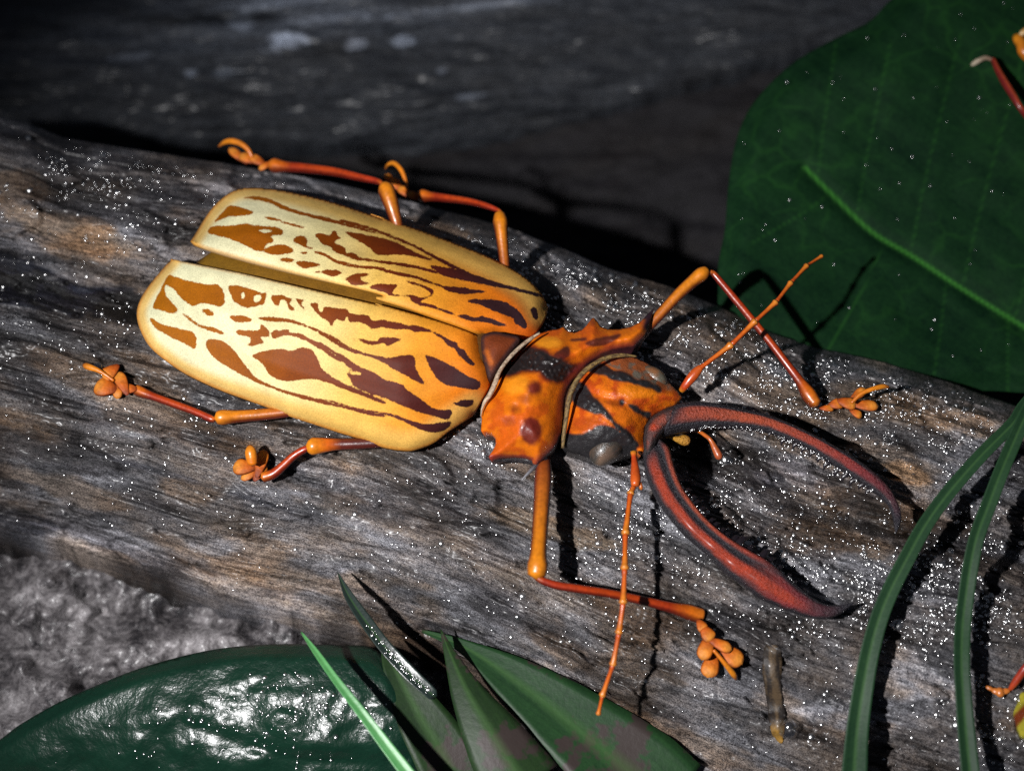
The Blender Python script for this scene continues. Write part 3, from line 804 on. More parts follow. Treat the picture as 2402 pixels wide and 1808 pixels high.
L_marks = [Z('A', [(345, 910), (385, 908), (450, 930), (560, 960), (680, 985), (770, 985), (825, 1040), (835, 1100), (835, 1150), (790, 1180), (730, 1160), (640, 1150), (560, 1170), (490, 1130), (440, 1080), (400, 1030), (340, 995), (325, 1000), (320, 1050), (350, 1110), (410, 1170), (425, 1220), (360, 1235), (290, 1210), (215, 1185), (240, 1110), (280, 1030), (310, 970)]),
    Z('A', [(870, 1000), (950, 995), (1050, 1020), (1150, 1055), (1200, 1060), (1190, 1110), (1170, 1165), (1130, 1165), (1090, 1180), (1020, 1185), (940, 1150), (905, 1110)]),
    Z('A', [(1240, 1080), (1310, 1075), (1380, 1095), (1420, 1110), (1400, 1150), (1440, 1190), (1430, 1210), (1390, 1195), (1370, 1130), (1320, 1120), (1305, 1165), (1270, 1160), (1240, 1120)]),
    Z('A', [(1450, 1110), (1520, 1120), (1500, 1150), (1525, 1190), (1510, 1195), (1470, 1145)]),
    Z('A', [(1570, 1155), (1640, 1145), (1650, 1200), (1680, 1225), (1700, 1180), (1800, 1190), (1900, 1200), (1930, 1240), (2050, 1245), (2100, 1280), (2120, 1310), (2212, 1310), (2212, 1340), (2120, 1370), (2060, 1335), (1990, 1310), (1920, 1310), (1890, 1250), (1870, 1300), (1800, 1290), (1760, 1350), (1740, 1310), (1690, 1280), (1640, 1240), (1600, 1190)]),
    Z('B', [(0, 1020), (60, 1040), (120, 1060), (180, 1060), (240, 1070), (260, 1110), (330, 1110), (370, 1100), (420, 1120), (500, 1130), (570, 1150), (640, 1150), (700, 1170), (760, 1190), (800, 1210), (720, 1210), (650, 1215), (580, 1190), (480, 1190), (400, 1180), (320, 1160), (270, 1185), (220, 1150), (150, 1125), (80, 1110), (40, 1070), (0, 1080)]),
    Z('D', [(980, 290), (1040, 310), (1090, 340), (1130, 360), (1180, 380), (1200, 420), (1250, 440), (1280, 490), (1320, 540), (1345, 575), (1300, 575), (1250, 530), (1200, 490), (1170, 440), (1100, 400), (1060, 350), (1010, 320)]),
    Z('D', [(915, 490), (980, 505), (1080, 550), (1170, 600), (1250, 650), (1330, 690), (1385, 720), (1385, 770), (1340, 790), (1260, 780), (1150, 760), (1080, 740), (1020, 700), (980, 640), (940, 570)]),
    Z('D', [(330, 345), (420, 360), (490, 370), (520, 340), (600, 335), (710, 350), (650, 385), (590, 410), (550, 390), (480, 400), (400, 395)]),
    Z('A', [(1130, 1275), (1220, 1265), (1330, 1275), (1430, 1295), (1560, 1340), (1680, 1390), (1800, 1450), (1930, 1530), (2050, 1575), (2150, 1600), (2212, 1610), (2212, 1640), (2100, 1612), (1980, 1572), (1850, 1503), (1720, 1433), (1600, 1378), (1450, 1327), (1330, 1307), (1200, 1304)]),
    Z('D', [(0, 286), (100, 338), (200, 398), (300, 448), (420, 480), (530, 510), (610, 510), (700, 495), (790, 490), (820, 520), (830, 590), (860, 660), (910, 730), (900, 745), (820, 710), (730, 660), (640, 610), (560, 560), (480, 522), (380, 492), (280, 468), (180, 424), (80, 358), (0, 312)]),
    Z('A', [(880, 1260), (930, 1255), (1000, 1255), (1075, 1290), (1030, 1310), (930, 1310)]),
    Z('A', [(930, 1390), (980, 1380), (1130, 1380), (1150, 1330), (1200, 1360), (1225, 1400), (1215, 1440), (1150, 1440), (1180, 1490), (1140, 1500), (1070, 1520), (1030, 1505), (1060, 1480), (1050, 1440), (960, 1420)]),
    Z('A', [(1250, 1390), (1330, 1380), (1390, 1370), (1400, 1400), (1500, 1410), (1570, 1450), (1650, 1490), (1720, 1540), (1800, 1600), (1900, 1660), (1800, 1640), (1700, 1570), (1620, 1520), (1530, 1470), (1420, 1430), (1330, 1430), (1260, 1455)]),
    Z('D', [(0, 375), (60, 410), (140, 460), (200, 490), (260, 530), (330, 580), (420, 620), (500, 660), (560, 700), (650, 720), (720, 750), (760, 790), (850, 850), (940, 920), (1020, 960), (1130, 965), (1140, 1010), (1100, 1050), (1000, 1020), (850, 980), (700, 920), (560, 860), (450, 830), (380, 800), (300, 760), (250, 680), (240, 630), (290, 620), (230, 580), (150, 500), (60, 440), (0, 405)]),
    Z('C', [(1075, 485), (1200, 450), (1330, 435), (1420, 450), (1500, 425), (1590, 445), (1640, 520), (1670, 590), (1740, 660), (1830, 720), (1930, 760), (2010, 800), (2212, 880), (2212, 910), (2050, 850), (1900, 790), (1760, 730), (1650, 700), (1520, 700), (1400, 715), (1290, 700), (1220, 650), (1170, 570), (1100, 520)]),
    Z('D', [(0, 580), (50, 640), (150, 700), (260, 760), (380, 810), (350, 830), (220, 790), (100, 740), (0, 700)]),
    Z('C', [(690, 360), (760, 355), (850, 385), (920, 450), (980, 530), (1050, 620), (1120, 690), (1220, 740), (1350, 790), (1500, 830), (1650, 870), (1800, 910), (1950, 940), (2100, 980), (2212, 1000), (2212, 1025), (2050, 1000), (1900, 960), (1720, 920), (1560, 880), (1400, 835), (1250, 780), (1100, 720), (1000, 670), (880, 600), (780, 540), (700, 460), (675, 400)]),
    Z('D', [(0, 865), (120, 885), (250, 925), (400, 960), (550, 985), (650, 1005), (750, 1040), (850, 1070), (950, 1085), (1050, 1070), (1140, 1065), (1110, 1120), (1020, 1160), (900, 1145), (800, 1100), (700, 1050), (600, 1015), (480, 990), (350, 965), (200, 930), (80, 895), (0, 890)]),
    Z('D', [(1150, 905), (1190, 900), (1230, 875), (1330, 880), (1320, 920), (1270, 940), (1210, 930)]),
    Z('C', [(190, 170), (240, 190), (310, 230), (370, 240), (440, 260), (500, 270), (560, 290), (595, 340), (580, 430), (520, 410), (450, 370), (380, 340), (310, 300), (230, 250)]),
    Z('C', [(470, 130), (520, 150), (580, 200), (650, 235), (740, 250), (800, 280), (835, 310), (780, 302), (700, 277), (620, 247), (540, 197)]),
    Z('C', [(640, 95), (700, 95), (750, 140), (700, 150), (650, 120)])]
HOLES = [Z('A', [(985, 1055), (1010, 1060), (1005, 1110), (985, 1100)]), Z('A', [(1090, 1090), (1150, 1080), (1145, 1120), (1100, 1140)]), Z('A', [(1130, 520), (1200, 510), (1250, 525), (1200, 540)]), Z('D', [(235, 625), (340, 640), (350, 660), (270, 655)])]

AX0 = np.array([430., 610.]); AX1 = np.array([1150., 800.])
def along(v):
    d = AX1 - AX0
    return ((v - AX0) @ d) / (d @ d)
Z_SUT = lambda t: np.interp(t, [-.2, 0, .12, .35, .75, 1.0, 1.2], [8.5, 9.5, 12.2, 15.6, 16.2, 14.2, 13])

def wing(suture, outer, base, marks):
    su = spline(suture, step=7); ou = spline(outer, step=7); ba = spline(base, step=7)
    ol = np.vstack([ou, ba[1:], su[::-1][1:-1]])
    def zf(v, de):
        t = along(v)
        dо = dline(v, ou); ds = dline(v, su); db = dline(v, ba)
        q = dо / (dо + ds + 1e-6)
        ze = np.interp(t, [-.3, 0, .5, .9, 1.1], [4.8, 5.0, 5.2, 6.0, 7.5])
        f = np.sin(np.clip(q, 0, 1) * np.pi / 2) ** .8
        z = ze + (Z_SUT(t) - ze) * f
        z = z - .7 * np.exp(-ds / 9.0) - 2.6 * np.exp(-db / 16.0) - 1.2 * np.exp(-dо / 9.0)
        z = z + .45 * np.exp(-((q - .62) / .06) ** 2) + .4 * np.exp(-((q - .36) / .06) ** 2)
        return z
    def at(v, de, top):
        t = along(v)
        sd = sdf(v, marks); sh = sdf(v, HOLES)
        sd = np.minimum(sd, -sh)
        do = dline(v, ou); ds = dline(v, su)
        cream = ramp([(-.15, lin(222, 222, 182)), (.2, lin(238, 230, 184)), (.42, lin(240, 222, 156)), (.60, lin(240, 194, 96)), (.78, lin(238, 158, 44)), (.95, lin(230, 124, 20)), (1.15, lin(206, 88, 18))])(t)
        wid = np.interp(t, [-.2, .1, .5, 1.0], [26, 30, 46, 62])
        f = 1 - sstep(wid * .45, wid * 1.15, do)
        cream = mixc(cream, lin(238, 190, 96), f * .85)
        cream = mixc(cream, lin(226, 140, 44), .7 * (1 - sstep(2, 9, do)))
        cream = mixc(cream, lin(210, 140, 40), .6 * (1 - sstep(1, 7, ds)))
        mk2 = ramp([(-.2, lin(172, 104, 0)), (.2, lin(158, 86, 0)), (.45, lin(132, 60, 0)), (.62, lin(108, 40, 4)), (.8, lin(82, 26, 18)), (.95, lin(58, 30, 32)), (1.2, lin(44, 28, 36))])(t)
        return {'Col': cream, 'Col2': mk2, 'mark': sd}
    return plate('wing_cover', ol, zf, 4.0, M['elytra'], beetle, at, thick=1.6, inset=8, smooth_it=14)
wing(U_suture, U_outer, U_base, U_marks)
wing(L_suture, L_outer, L_base, L_marks)

# body under the wing covers: abdomen to neck, one continuous mesh
cs = []
for px, py, zs, r, zc, sq in ((478, 602, 9.5, 55, 5.5, .5), (560, 636, 12.2, 130, 6.2, .42), (700, 672, 15, 185, 7.0, .36), (900, 724, 16, 205, 7.2, .34), (1050, 768, 15, 190, 7.2, .36), (1120, 795, 14, 140, 7.2, .45),
                              (1170, 812, 13, 84, 6.0, .5), (1240, 850, 13, 76, 5.4, .5), (1330, 900, 12, 70, 5.4, .5), (1430, 940, 12, 62, 5.4, .5), (1500, 970, 10, 36, 5.4, .5)):
    p = P(px, py, zs); cs.append([p[0], p[1], zc * .001, r * K, sq])
cs = np.array(cs); cs = np.stack([np.interp(np.linspace(0, 10, 90), np.arange(11), cs[:, k]) for k in range(5)], -1)
bcol = ramp([(0, lin(120, 88, 20)), (.3, lin(122, 82, 10)), (.6, lin(70, 36, 12)), (1, lin(40, 26, 26))])
tube_world('body', cs[:, :3], cs[:, 3], M['body'], beetle, lambda t, p: bcol(t), 28, cs[:, 4])

# scutellum
ol = spline(Z('B', [(1212, 1262), (1250, 1225), (1330, 1208), (1420, 1222), (1545, 1262), (1480, 1360), (1380, 1490), (1300, 1600), (1270, 1580), (1240, 1480), (1215, 1380)]), step=6, closed=True)
def sc_at(v, de, top):
    c = np.tile(lin(118, 52, 20), (len(v), 1)).astype(float)
    c = mixc(c, lin(58, 34, 32), 1 - sstep(4, 12, de))
    c = mixc(c, lin(190, 96, 22), np.clip(1 - dline(v, Z('B', [(1260, 1380), (1300, 1480)])) / 9, 0, 1))
    return {'Col': c}
plate('scutellum', ol, lambda v, de: 13.6 + 1.2 * np.clip(de / 25, 0, 1), 5, M['body'], beetle, sc_at, thick=3)

# pronotum with its spines
PRO = Z('E', [(620, 300), (700, 275), (780, 262), (815, 245), (850, 278), (920, 295), (980, 270), (1020, 230), (1050, 188), (1074, 162), (1110, 195), (1135, 240), (1200, 264), (1300, 266), (1400, 246), (1480, 205), (1540, 140), (1600, 82), (1575, 180), (1542, 280), (1495, 360), (1430, 422),
              (1340, 437), (1250, 452), (1150, 490), (1060, 548), (980, 612), (910, 690), (862, 770), (833, 860), (816, 960), (806, 1060), (792, 1180), (770, 1250), (720, 1320), (640, 1400), (585, 1436), (555, 1425), (540, 1385), (480, 1368), (400, 1358), (300, 1362), (165, 1372), (205, 1318), (232, 1262), (230, 1210), (192, 1162), (104, 1150), (106, 1110), (112, 1040), (104, 1005),
              (132, 905), (180, 832), (214, 752), (236, 682), (272, 612), (330, 540), (400, 462), (480, 392), (560, 332)])
def dense(p, step=6):
    q = np.vstack([p, p[:1]]); s = np.r_[0, np.cumsum(np.hypot(*np.diff(q, axis=0).T))]
    n = int(s[-1] / step); ss = np.linspace(0, s[-1], n + 1)[:-1]
    return np.stack([np.interp(ss, s, q[:, 0]), np.interp(ss, s, q[:, 1])], -1)
pol = dense(PRO, 5)
M_BAND = Z('E', [(470, 420), (600, 440), (720, 490), (850, 550), (960, 600), (900, 640), (830, 690), (780, 720), (690, 690), (620, 640), (520, 620), (430, 640), (360, 650), (300, 640), (380, 560), (430, 480)])
def pro_z(v, de):
    x = np.clip(de / 95, 0, 1)
    z = 8.2 + 6.4 * (1 - (1 - x) ** 2)
    z = z + .9 * (fbm(v[:, 0] / 34, v[:, 1] / 34, 201, 3) - .5) * sstep(4, 30, de)
    sd = sdf(v, [M_BAND], 30)
    z = z - .5 * sstep(-6, 8, sd)
    for (cx, cy, k) in ((420, 930, -.9), (560, 770, .5), (400, 820, -.5), (880, 420, -.7)):
        c = Z('E', [(cx, cy)])[0]
        z = z + k * np.exp(-((v[:, 0] - c[0]) ** 2 + (v[:, 1] - c[1]) ** 2) / 14 ** 2)
    return z
def blob(v, r, cx, cy, rx, ry, soft=.35, seed=5):
    c = Z(r, [(cx, cy)])[0]; s = ZR[r][2]
    d = np.hypot((v[:, 0] - c[0]) / (rx * s), (v[:, 1] - c[1]) / (ry * s)) + .35 * (fbm(v[:, 0] / 12, v[:, 1] / 12, seed, 3) - .5)
    return 1 - sstep(1 - soft, 1 + soft, d)
def pro_at(v, de, top):
    n = fbm(v[:, 0] / 26, v[:, 1] / 26, 211, 4)
    c = mixc(np.tile(lin(234, 120, 12), (len(v), 1)), lin(214, 94, 14), sstep(.42, .62, n))
    c = mixc(c, lin(244, 158, 34), .8 * blob(v, 'E', 680, 380, 120, 50) + .6 * blob(v, 'E', 400, 740, 110, 90) * 1.0)
    mar = lin(108, 32, 26)
    for b in ((535, 1150, 92, 118, .22), (565, 775, 62, 60, .5), (480, 870, 55, 40, .7), (400, 950, 40, 40, .8), (350, 1060, 50, 40, .9)):
        c = mixc(c, mar, (.95 if b[4] < .6 else .55) * blob(v, 'E', *b))
    for poly in (Z('E', [(1010, 390), (1080, 350), (1200, 325), (1310, 308), (1280, 350), (1180, 400), (1080, 415)]), Z('E', [(730, 490), (850, 410), (870, 490), (800, 520)]), Z('E', [(880, 350), (1000, 340), (1010, 360), (900, 375)])):
        c = mixc(c, lin(76, 34, 32), .9 * sstep(-3, 3, sdf(v, [poly]) + 5 * (n - .5)))
    sb_ = sdf(v, [M_BAND], 30)
    c = mixc(c, lin(96, 28, 20), .9 * sstep(-16, 2, sb_ + 16 * (n - .5)))
    c = mixc(c, lin(40, 33, 33), sstep(-4, 4, sb_ + 14 * (n - .5)))
    # dark front margin, dark sides of the spines
    fr = dline(v, Z('E', [(1495, 360), (1430, 422), (1340, 437), (1250, 452), (1150, 490), (1060, 548), (980, 612), (910, 690), (862, 770), (833, 860), (816, 960), (806, 1060), (792, 1180), (770, 1250), (720, 1320), (600, 1430)]))
    c = mixc(c, lin(132, 46, 48), .8 * (1 - sstep(6, 24, fr)))
    c = mixc(c, lin(50, 26, 36), .95 * (1 - sstep(2, 8, fr)))
    c = mixc(c, lin(44, 26, 34), 1 - sstep(8, 28, dline(v, Z('E', [(1540, 140), (1600, 82), (1560, 240)]))))
    lo = dline(v, Z('E', [(165, 1372), (300, 1364), (480, 1370), (540, 1388)]))
    c = mixc(c, lin(120, 30, 40), .8 * (1 - sstep(2, 9, lo)))
    sp = dline(v, Z('E', [(1074, 162), (1065, 210)]))
    c = mixc(c, lin(90, 38, 24), .7 * (1 - sstep(2, 14, sp)))
    return {'Col': c}
M['pro'] = chitin('pronotum chitin', .42, .15, .3, .25, spec=.35, gscale=3200)
pron = plate('pronotum', pol, pro_z, 3.2, M['pro'], beetle, pro_at, thick=5.0, inset=14, smooth_it=6,
             zpost=lambda v: .75 * (vnoise(v[:, 0] / 5.5, v[:, 1] / 5.5, 203) ** 2) * sstep(-3, 5, sdf(v, [M_BAND], 30)) + .16 * (fbm(v[:, 0] / 8, v[:, 1] / 8, 205, 2) - .5))
pron['label'] = 'spiny orange neck shield with maroon spots'
e = lambda rows: [(1100 + a * .27125, 700 + b * .27125, z, r) for a, b, z, r in rows]
blk = lin(34, 28, 34)
cblk = lambda t, p: np.tile(blk, (len(t), 1))
tube('spine', e([(660, 1370, 7.5, 9), (590, 1430, 7.4, 7), (520, 1502, 7.2, 4.2), (456, 1568, 7.0, 1.2)]), M['leg'], pron, lambda t, p: ramp([(0, blk), (.45, lin(60, 58, 64)), (1, lin(150, 150, 156))])(t))
tube('spine', e([(300, 1385, 5.8, 4), (240, 1388, 5.5, 3.5), (150, 1380, 5.4, 1.0)]), M['leg'], pron, cblk)
tube('spine', e([(1520, 300, 7.6, 7), (1545, 220, 7.8, 5), (1575, 140, 8, 3), (1605, 72, 8.2, .8)]), M['leg'], pron, cblk)
# dark under-edge of the shield
tube('under_edge', e([(150, 1376, 5.4, 5), (300, 1384, 5.6, 8), (420, 1384, 5.8, 9), (520, 1400, 6, 9), (600, 1425, 6.4, 7), (660, 1400, 7, 6)]), M['grit'], pron, cblk, n=10)
fr = lambda c1, c2: (lambda t, p: mixc(np.tile(c1, (len(t), 1)), c2, sstep(.3, .7, fbm(t * 60, p * 1.5, 261, 3))))
tube('hair_fringe', e([(612, 298, 12.2, 2.5), (540, 345, 12.4, 4), (460, 405, 12.6, 4.5), (380, 480, 12.8, 4.8), (310, 560, 12.8, 5), (258, 640, 12.6, 5.2), (228, 730, 12.2, 6), (185, 825, 11.4, 6), (140, 890, 10.6, 4.5), (112, 960, 9.8, 2.5), (104, 1015, 9.2, 1.5)]), M['fringe'], pron, fr(lin(206, 184, 158), lin(150, 122, 96)))
tube('hair_fringe', e([(1450, 500, 9.5, 2), (1330, 490, 10.6, 4.5), (1200, 510, 11.4, 5.5), (1100, 555, 12, 5), (1010, 620, 12.2, 6), (940, 700, 12.2, 6), (892, 790, 12, 6), (862, 890, 11.6, 6), (846, 1000, 11, 5.5), (832, 1100, 10.2, 5), (818, 1200, 9.4, 4.5), (812, 1290, 8.4, 3.5)]), M['fringe'], pron, fr(lin(150, 122, 68), lin(84, 62, 34)))

# head
HEAD = Z('E', [(1330, 480), (1450, 515), (1560, 565), (1650, 635), (1720, 715), (1800, 795), (1846, 850), (1792, 905), (1705, 945), (1622, 985), (1557, 1040), (1522, 1120), (1512, 1220), (1527, 1290), (1502, 1345), (1455, 1315), (1400, 1335), (1330, 1352), (1200, 1385), (1060, 1390), (920, 1330), (800, 1290), (810, 1150), (828, 1000), (845, 880), (885, 755), (955, 652), (1050, 568), (1180, 500)])
H_BLK = [Z('E', [(1060, 560), (1150, 570), (1250, 620), (1350, 650), (1450, 700), (1560, 720), (1650, 780), (1640, 802), (1560, 772), (1450, 742), (1330, 712), (1230, 692), (1170, 662), (1090, 642), (1030, 622)]),
         Z('E', [(930, 740), (1000, 755), (1060, 840), (1120, 890), (1190, 970), (1250, 1050), (1330, 1120), (1400, 1180), (1465, 1262), (1400, 1292), (1340, 1182), (1270, 1112), (1220, 1052), (1150, 992), (1080, 990), (1000, 952), (890, 880)]),
         Z('E', [(1380, 920), (1440, 930), (1480, 970), (1560, 990), (1545, 1040), (1500, 1012), (1430, 972)]), Z('E', [(1310, 885), (1335, 890), (1330, 915), (1310, 910)]),
         Z('E', [(800, 1185), (900, 1178), (1000, 1168), (1120, 1108), (1230, 1118), (1330, 1170), (1420, 1240), (1440, 1330), (1330, 1352), (1200, 1390), (1050, 1395), (900, 1330), (800, 1300)])]
H_GREY = [Z('E', [(1150, 500), (1330, 478), (1560, 560), (1720, 710), (1790, 790), (1650, 780), (1560, 720), (1450, 700), (1300, 625), (1180, 560)])]
def head_z(v, de):
    x = np.clip(de / 100, 0, 1)
    z = 6.8 + 6.2 * (1 - (1 - x) ** 2) + .7 * (fbm(v[:, 0] / 22, v[:, 1] / 22, 221, 3) - .5)
    c = spline(Z('E', [(960, 780), (1180, 860), (1330, 900), (1520, 990)]), step=8)
    z = z - 1.0 * np.exp(-(dline(v, c) / 9) ** 2)
    sb_ = sdf(v, H_BLK, 20)
    return z
def head_at(v, de, top):
    n = fbm(v[:, 0] / 18, v[:, 1] / 18, 231, 4)
    c = mixc(np.tile(lin(236, 118, 18), (len(v), 1)), lin(198, 78, 20), sstep(.44, .66, n))
    c = mixc(c, lin(238, 132, 16), .9 * blob(v, 'E', 1480, 800, 180, 60) + 0)
    c = mixc(c, lin(188, 78, 22), .8 * blob(v, 'E', 1000, 1090, 130, 70))
    c = mixc(c, lin(130, 44, 20), .5 * blob(v, 'E', 1280, 900, 120, 30, .6))
    g = sdf(v, H_GREY)
    c = mixc(c, mixc(np.tile(lin(120, 112, 98), (len(v), 1)), lin(176, 96, 52), sstep(.44, .6, n)), sstep(-4, 5, g))
    b = sdf(v, H_BLK)
    c = mixc(c, lin(42, 40, 42), sstep(-3, 3, b + 2.5 + 7 * (n - .5)))
    return {'Col': c}
M['headm'] = chitin('head chitin', .4, .12, .3, .5, spec=.4, gscale=3000)
head = plate('head', dense(HEAD, 5), head_z, 3.6, M['headm'], beetle, head_at, thick=5.5, inset=16, smooth_it=5,
             zpost=lambda v: .6 * (vnoise(v[:, 0] / 5.0, v[:, 1] / 5.0, 223) ** 2) * sstep(-3, 5, sdf(v, H_BLK[:3], 20)) + .25 * (fbm(v[:, 0] / 7, v[:, 1] / 7, 225, 2) - .5))

def ellipsoid(name, ctr, rad, mat, parent, colr, rot=0.0, nu=18, nv=12, colf=None):
    """ctr: px, py, z(mm); rad: along, across (px), up (px)"""
    c = P(*ctr); V = []; F = []
    ca, sa = math.cos(rot), math.sin(rot)
    for i in range(nv + 1):
        th = math.pi * i / nv
        for j in range(nu):
            ph = 2 * math.pi * j / nu
            x = rad[0] * math.sin(th) * math.cos(ph); y = rad[1] * math.sin(th) * math.sin(ph); z = rad[2] * math.cos(th)
            V.append([c[0] + (x * ca - y * sa) * K, c[1] + (x * sa + y * ca) * K, c[2] + z * K])
    for i in range(nv):
        for j in range(nu):
            k = (j + 1) % nu
            F.append([i * nu + j, (i + 1) * nu + j, (i + 1) * nu + k, i * nu + k])
    V = np.array(V)
    cc = np.tile(colr, (len(V), 1)) if colf is None else colf(V)
    return mk(name, V, F, mat, parent, {'Col': cc})
M['eye'] = chitin('dark shiny eye', .28, .3, .5, .35, gscale=4200)
ellipsoid('eye', (1425, 1048, 7.7), (52, 35, 38), M['eye'], head, None, math.radians(52), colf=lambda V: mixc(np.tile(lin(64, 61, 57), (len(V), 1)), lin(118, 96, 80), sstep(.5, .75, fbm(V[:, 0] * 700, V[:, 1] * 700, 271, 3))))
ellipsoid('eye', (1534, 884, 7.4), (34, 22, 22), M['eye'], head, None, math.radians(-38), colf=lambda V: mixc(np.tile(lin(96, 92, 80), (len(V), 1)), lin(136, 92, 60), sstep(.45, .7, fbm(V[:, 0] * 900, V[:, 1] * 900, 273, 3))))

# upper lip between head and jaws
ol = dense(Z('E', [(1522, 1100), (1570, 1030), (1640, 980), (1720, 940), (1800, 915), (1850, 925), (1830, 985), (1780, 1060), (1700, 1130), (1640, 1200), (1600, 1290), (1560, 1350), (1515, 1345), (1508, 1230)]), 5)
def lip_at(v, de, top):
    n = fbm(v[:, 0] / 14, v[:, 1] / 14, 241, 3)
    c = mixc(np.tile(lin(150, 68, 48), (len(v), 1)), lin(96, 62, 58), sstep(.4, .62, n))
    c = mixc(c, lin(44, 38, 40), 1 - sstep(5, 13, de))
    c = mixc(c, lin(190, 60, 16), blob(v, 'E', 1600, 1115, 35, 30, .5))
    return {'Col': c}
plate('upper_lip', ol, lambda v, de: 10.4 + 2.2 * np.sqrt(np.clip(de / 28, 0, 1)), 4, M['grit'], beetle, lip_at, thick=5, inset=6)

# jaws
def jaw(outer, inner, z0, z1, two_band, teeth, label):
    n = 90
    o = spline(outer, n=n); i = spline(inner, n=n)
    t = np.linspace(0, 1, n)
    zc = z0 + (z1 - z0) * t
    PO = P(o[:, 0], o[:, 1], zc); PI = P(i[:, 0], i[:, 1], zc)
    C = (PO + PI) / 2; H = (PO - PI) / 2
    hw = np.linalg.norm(H, axis=1)
    m = 28
    ph = np.linspace(0, 2 * np.pi, m, endpoint=False)
    x = np.cos(ph); zz = np.sin(ph)
    hz = np.minimum(hw * .9, .0030)[:, None]
    prof = np.sign(zz)[None] * np.abs(zz)[None] ** .8 * np.ones((n, 1))
    if two_band:
        gro = np.exp(-((x + .32) / .2) ** 2) * (zz > 0)
        prof = prof * (1 - .45 * gro[None] * (1 - sstep(.55, .8, t))[:, None])
    V = C[:, None] + x[None, :, None] * H[:, None] + np.array([0, 0, 1.0]) * (prof * hz)[:, :, None]
    V = V.reshape(-1, 3)
    F = []
    for a in range(n - 1):
        for b in range(m):
            k = (b + 1) % m
            F.append([a * m + b, (a + 1) * m + b, (a + 1) * m + k, a * m + k])
    V = np.vstack([V, C[0] - (C[1] - C[0]), C[-1] + (C[-1] - C[-2]) * .4])
    for b in range(m):
        k = (b + 1) % m
        F.append([b, k, n * m]); F.append([(n - 1) * m + k, (n - 1) * m + b, n * m + 1])
    T = np.r_[np.repeat(t, m), 0, 1]; X = np.r_[np.tile(x, n), 0, 0]; ZZ = np.r_[np.tile(zz, n), 0, 0]
    ns = fbm(T * 40, X * 4, 251, 3)
    red = ramp([(0, lin(152, 62, 42)), (.3, lin(176, 72, 36)), (.55, lin(158, 56, 36)), (.75, lin(126, 36, 40)), (.87, lin(78, 32, 42)), (.95, lin(38, 32, 42)), (1, lin(30, 30, 38))])(T)
    X2 = X + .16 * (ns - .5)
    dk = lin(36, 32, 40)
    if two_band:
        f = 1 - sstep(.55, .72, T)
        rg = sstep(-.90, -.82, X2) * (1 - sstep(-.62, -.52, X2))
        bandf = sstep(-.02, .25, X2) * (1 - sstep(.66, .86, X2))
        keep = np.maximum(rg, bandf) * f + (1 - f) * sstep(-.55, -.35, X2) * (1 - sstep(.88, .98, X2))
        red = mixc(red, lin(168, 50, 12), bandf * (1 - sstep(.72, .86, T)) * .9)
        keep = keep * (1 - .8 * (1 - sstep(.0, .12, T)) * sstep(-.3, .2, X2))
    else:
        keep = sstep(-.72, -.55, X2) * (1 - sstep(.22, .42, X2)) * (1 - sstep(.70, .9, T)) + sstep(-.6, -.4, X2) * (1 - sstep(.75, .9, X2)) * sstep(.70, .9, T)
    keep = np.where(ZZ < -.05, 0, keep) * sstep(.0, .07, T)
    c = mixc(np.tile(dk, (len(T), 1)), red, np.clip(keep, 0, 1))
    ob = mk('jaw', V, F, M['grit'], beetle, {'Col': c})
    ob['label'] = label
    for (tt, L, w_) in teeth:
        a = int(tt * (n - 1)); b0 = PI[a]; d = (PI[a] - C[a]); d = d / (np.linalg.norm(d) + 1e-9)
        tg = C[min(a + 1, n - 1)] - C[max(a - 1, 0)]; tg = tg / np.linalg.norm(tg)
        p0 = b0 - d * w_ * K * .9; p1 = b0 + d * L * K * .55 + tg * L * K * .1; p2 = b0 + d * L * K + tg * L * K * .45 - np.array([0, 0, L * K * .25])
        tube_world('tooth', [p0, .5 * (p0 + p1), p1, p2], np.array([w_, w_ * .85, w_ * .6, w_ * .12]) * K, M['leg'], ob, cblk, 8)
    return ob
UJ_o = Z('F', [(395, 150), (480, 135), (560, 131), (700, 148), (850, 180), (1000, 215), (1150, 270), (1300, 340), (1450, 420), (1600, 510), (1720, 600), (1820, 700), (1880, 800), (1906, 880), (1898, 950), (1872, 1008)])
UJ_i = Z('F', [(300, 345), (430, 318), (550, 300), (700, 290), (850, 300), (1000, 325), (1150, 380), (1280, 440), (1400, 515), (1530, 598), (1650, 678), (1750, 752), (1815, 815), (1842, 880), (1855, 940), (1866, 1006)])
LJ_o = Z('F', [(165, 470), (190, 620), (250, 760), (330, 880), (450, 1020), (600, 1150), (720, 1270), (850, 1360), (960, 1440), (1050, 1482), (1150, 1524), (1270, 1566), (1400, 1580), (1500, 1545), (1585, 1478)])
LJ_i = Z('F', [(290, 385), (345, 440), (365, 510), (392, 600), (432, 700), (500, 800), (600, 920), (700, 1010), (800, 1080), (900, 1140), (1000, 1195), (1100, 1275), (1200, 1365), (1300, 1440), (1390, 1485), (1480, 1490), (1583, 1470)])
r7 = random.Random(4)
ut = [(.12 + .035 * k, 7 + 4 * r7.random(), 5) for k in range(10)] + [(.46 + .036 * k, 15 + 10 * r7.random(), 8) for k in range(11)]
lt = [(.22 + .028 * k, 12 + 11 * r7.random(), 8) for k in range(9)] + [(.50, 36, 13), (.475, 24, 11), (.54, 22, 10), (.60, 34, 13), (.64, 22, 9), (.68, 17, 8), (.72, 15, 7.5), (.76, 13, 6.5), (.80, 11, 6)]
jaw(UJ_o, UJ_i, 9.0, 6.0, False, ut, 'red jaw curving above the groove')
jaw(LJ_o, LJ_i, 8.5, 5.0, True, lt, 'red jaw with a double ridge and black teeth')

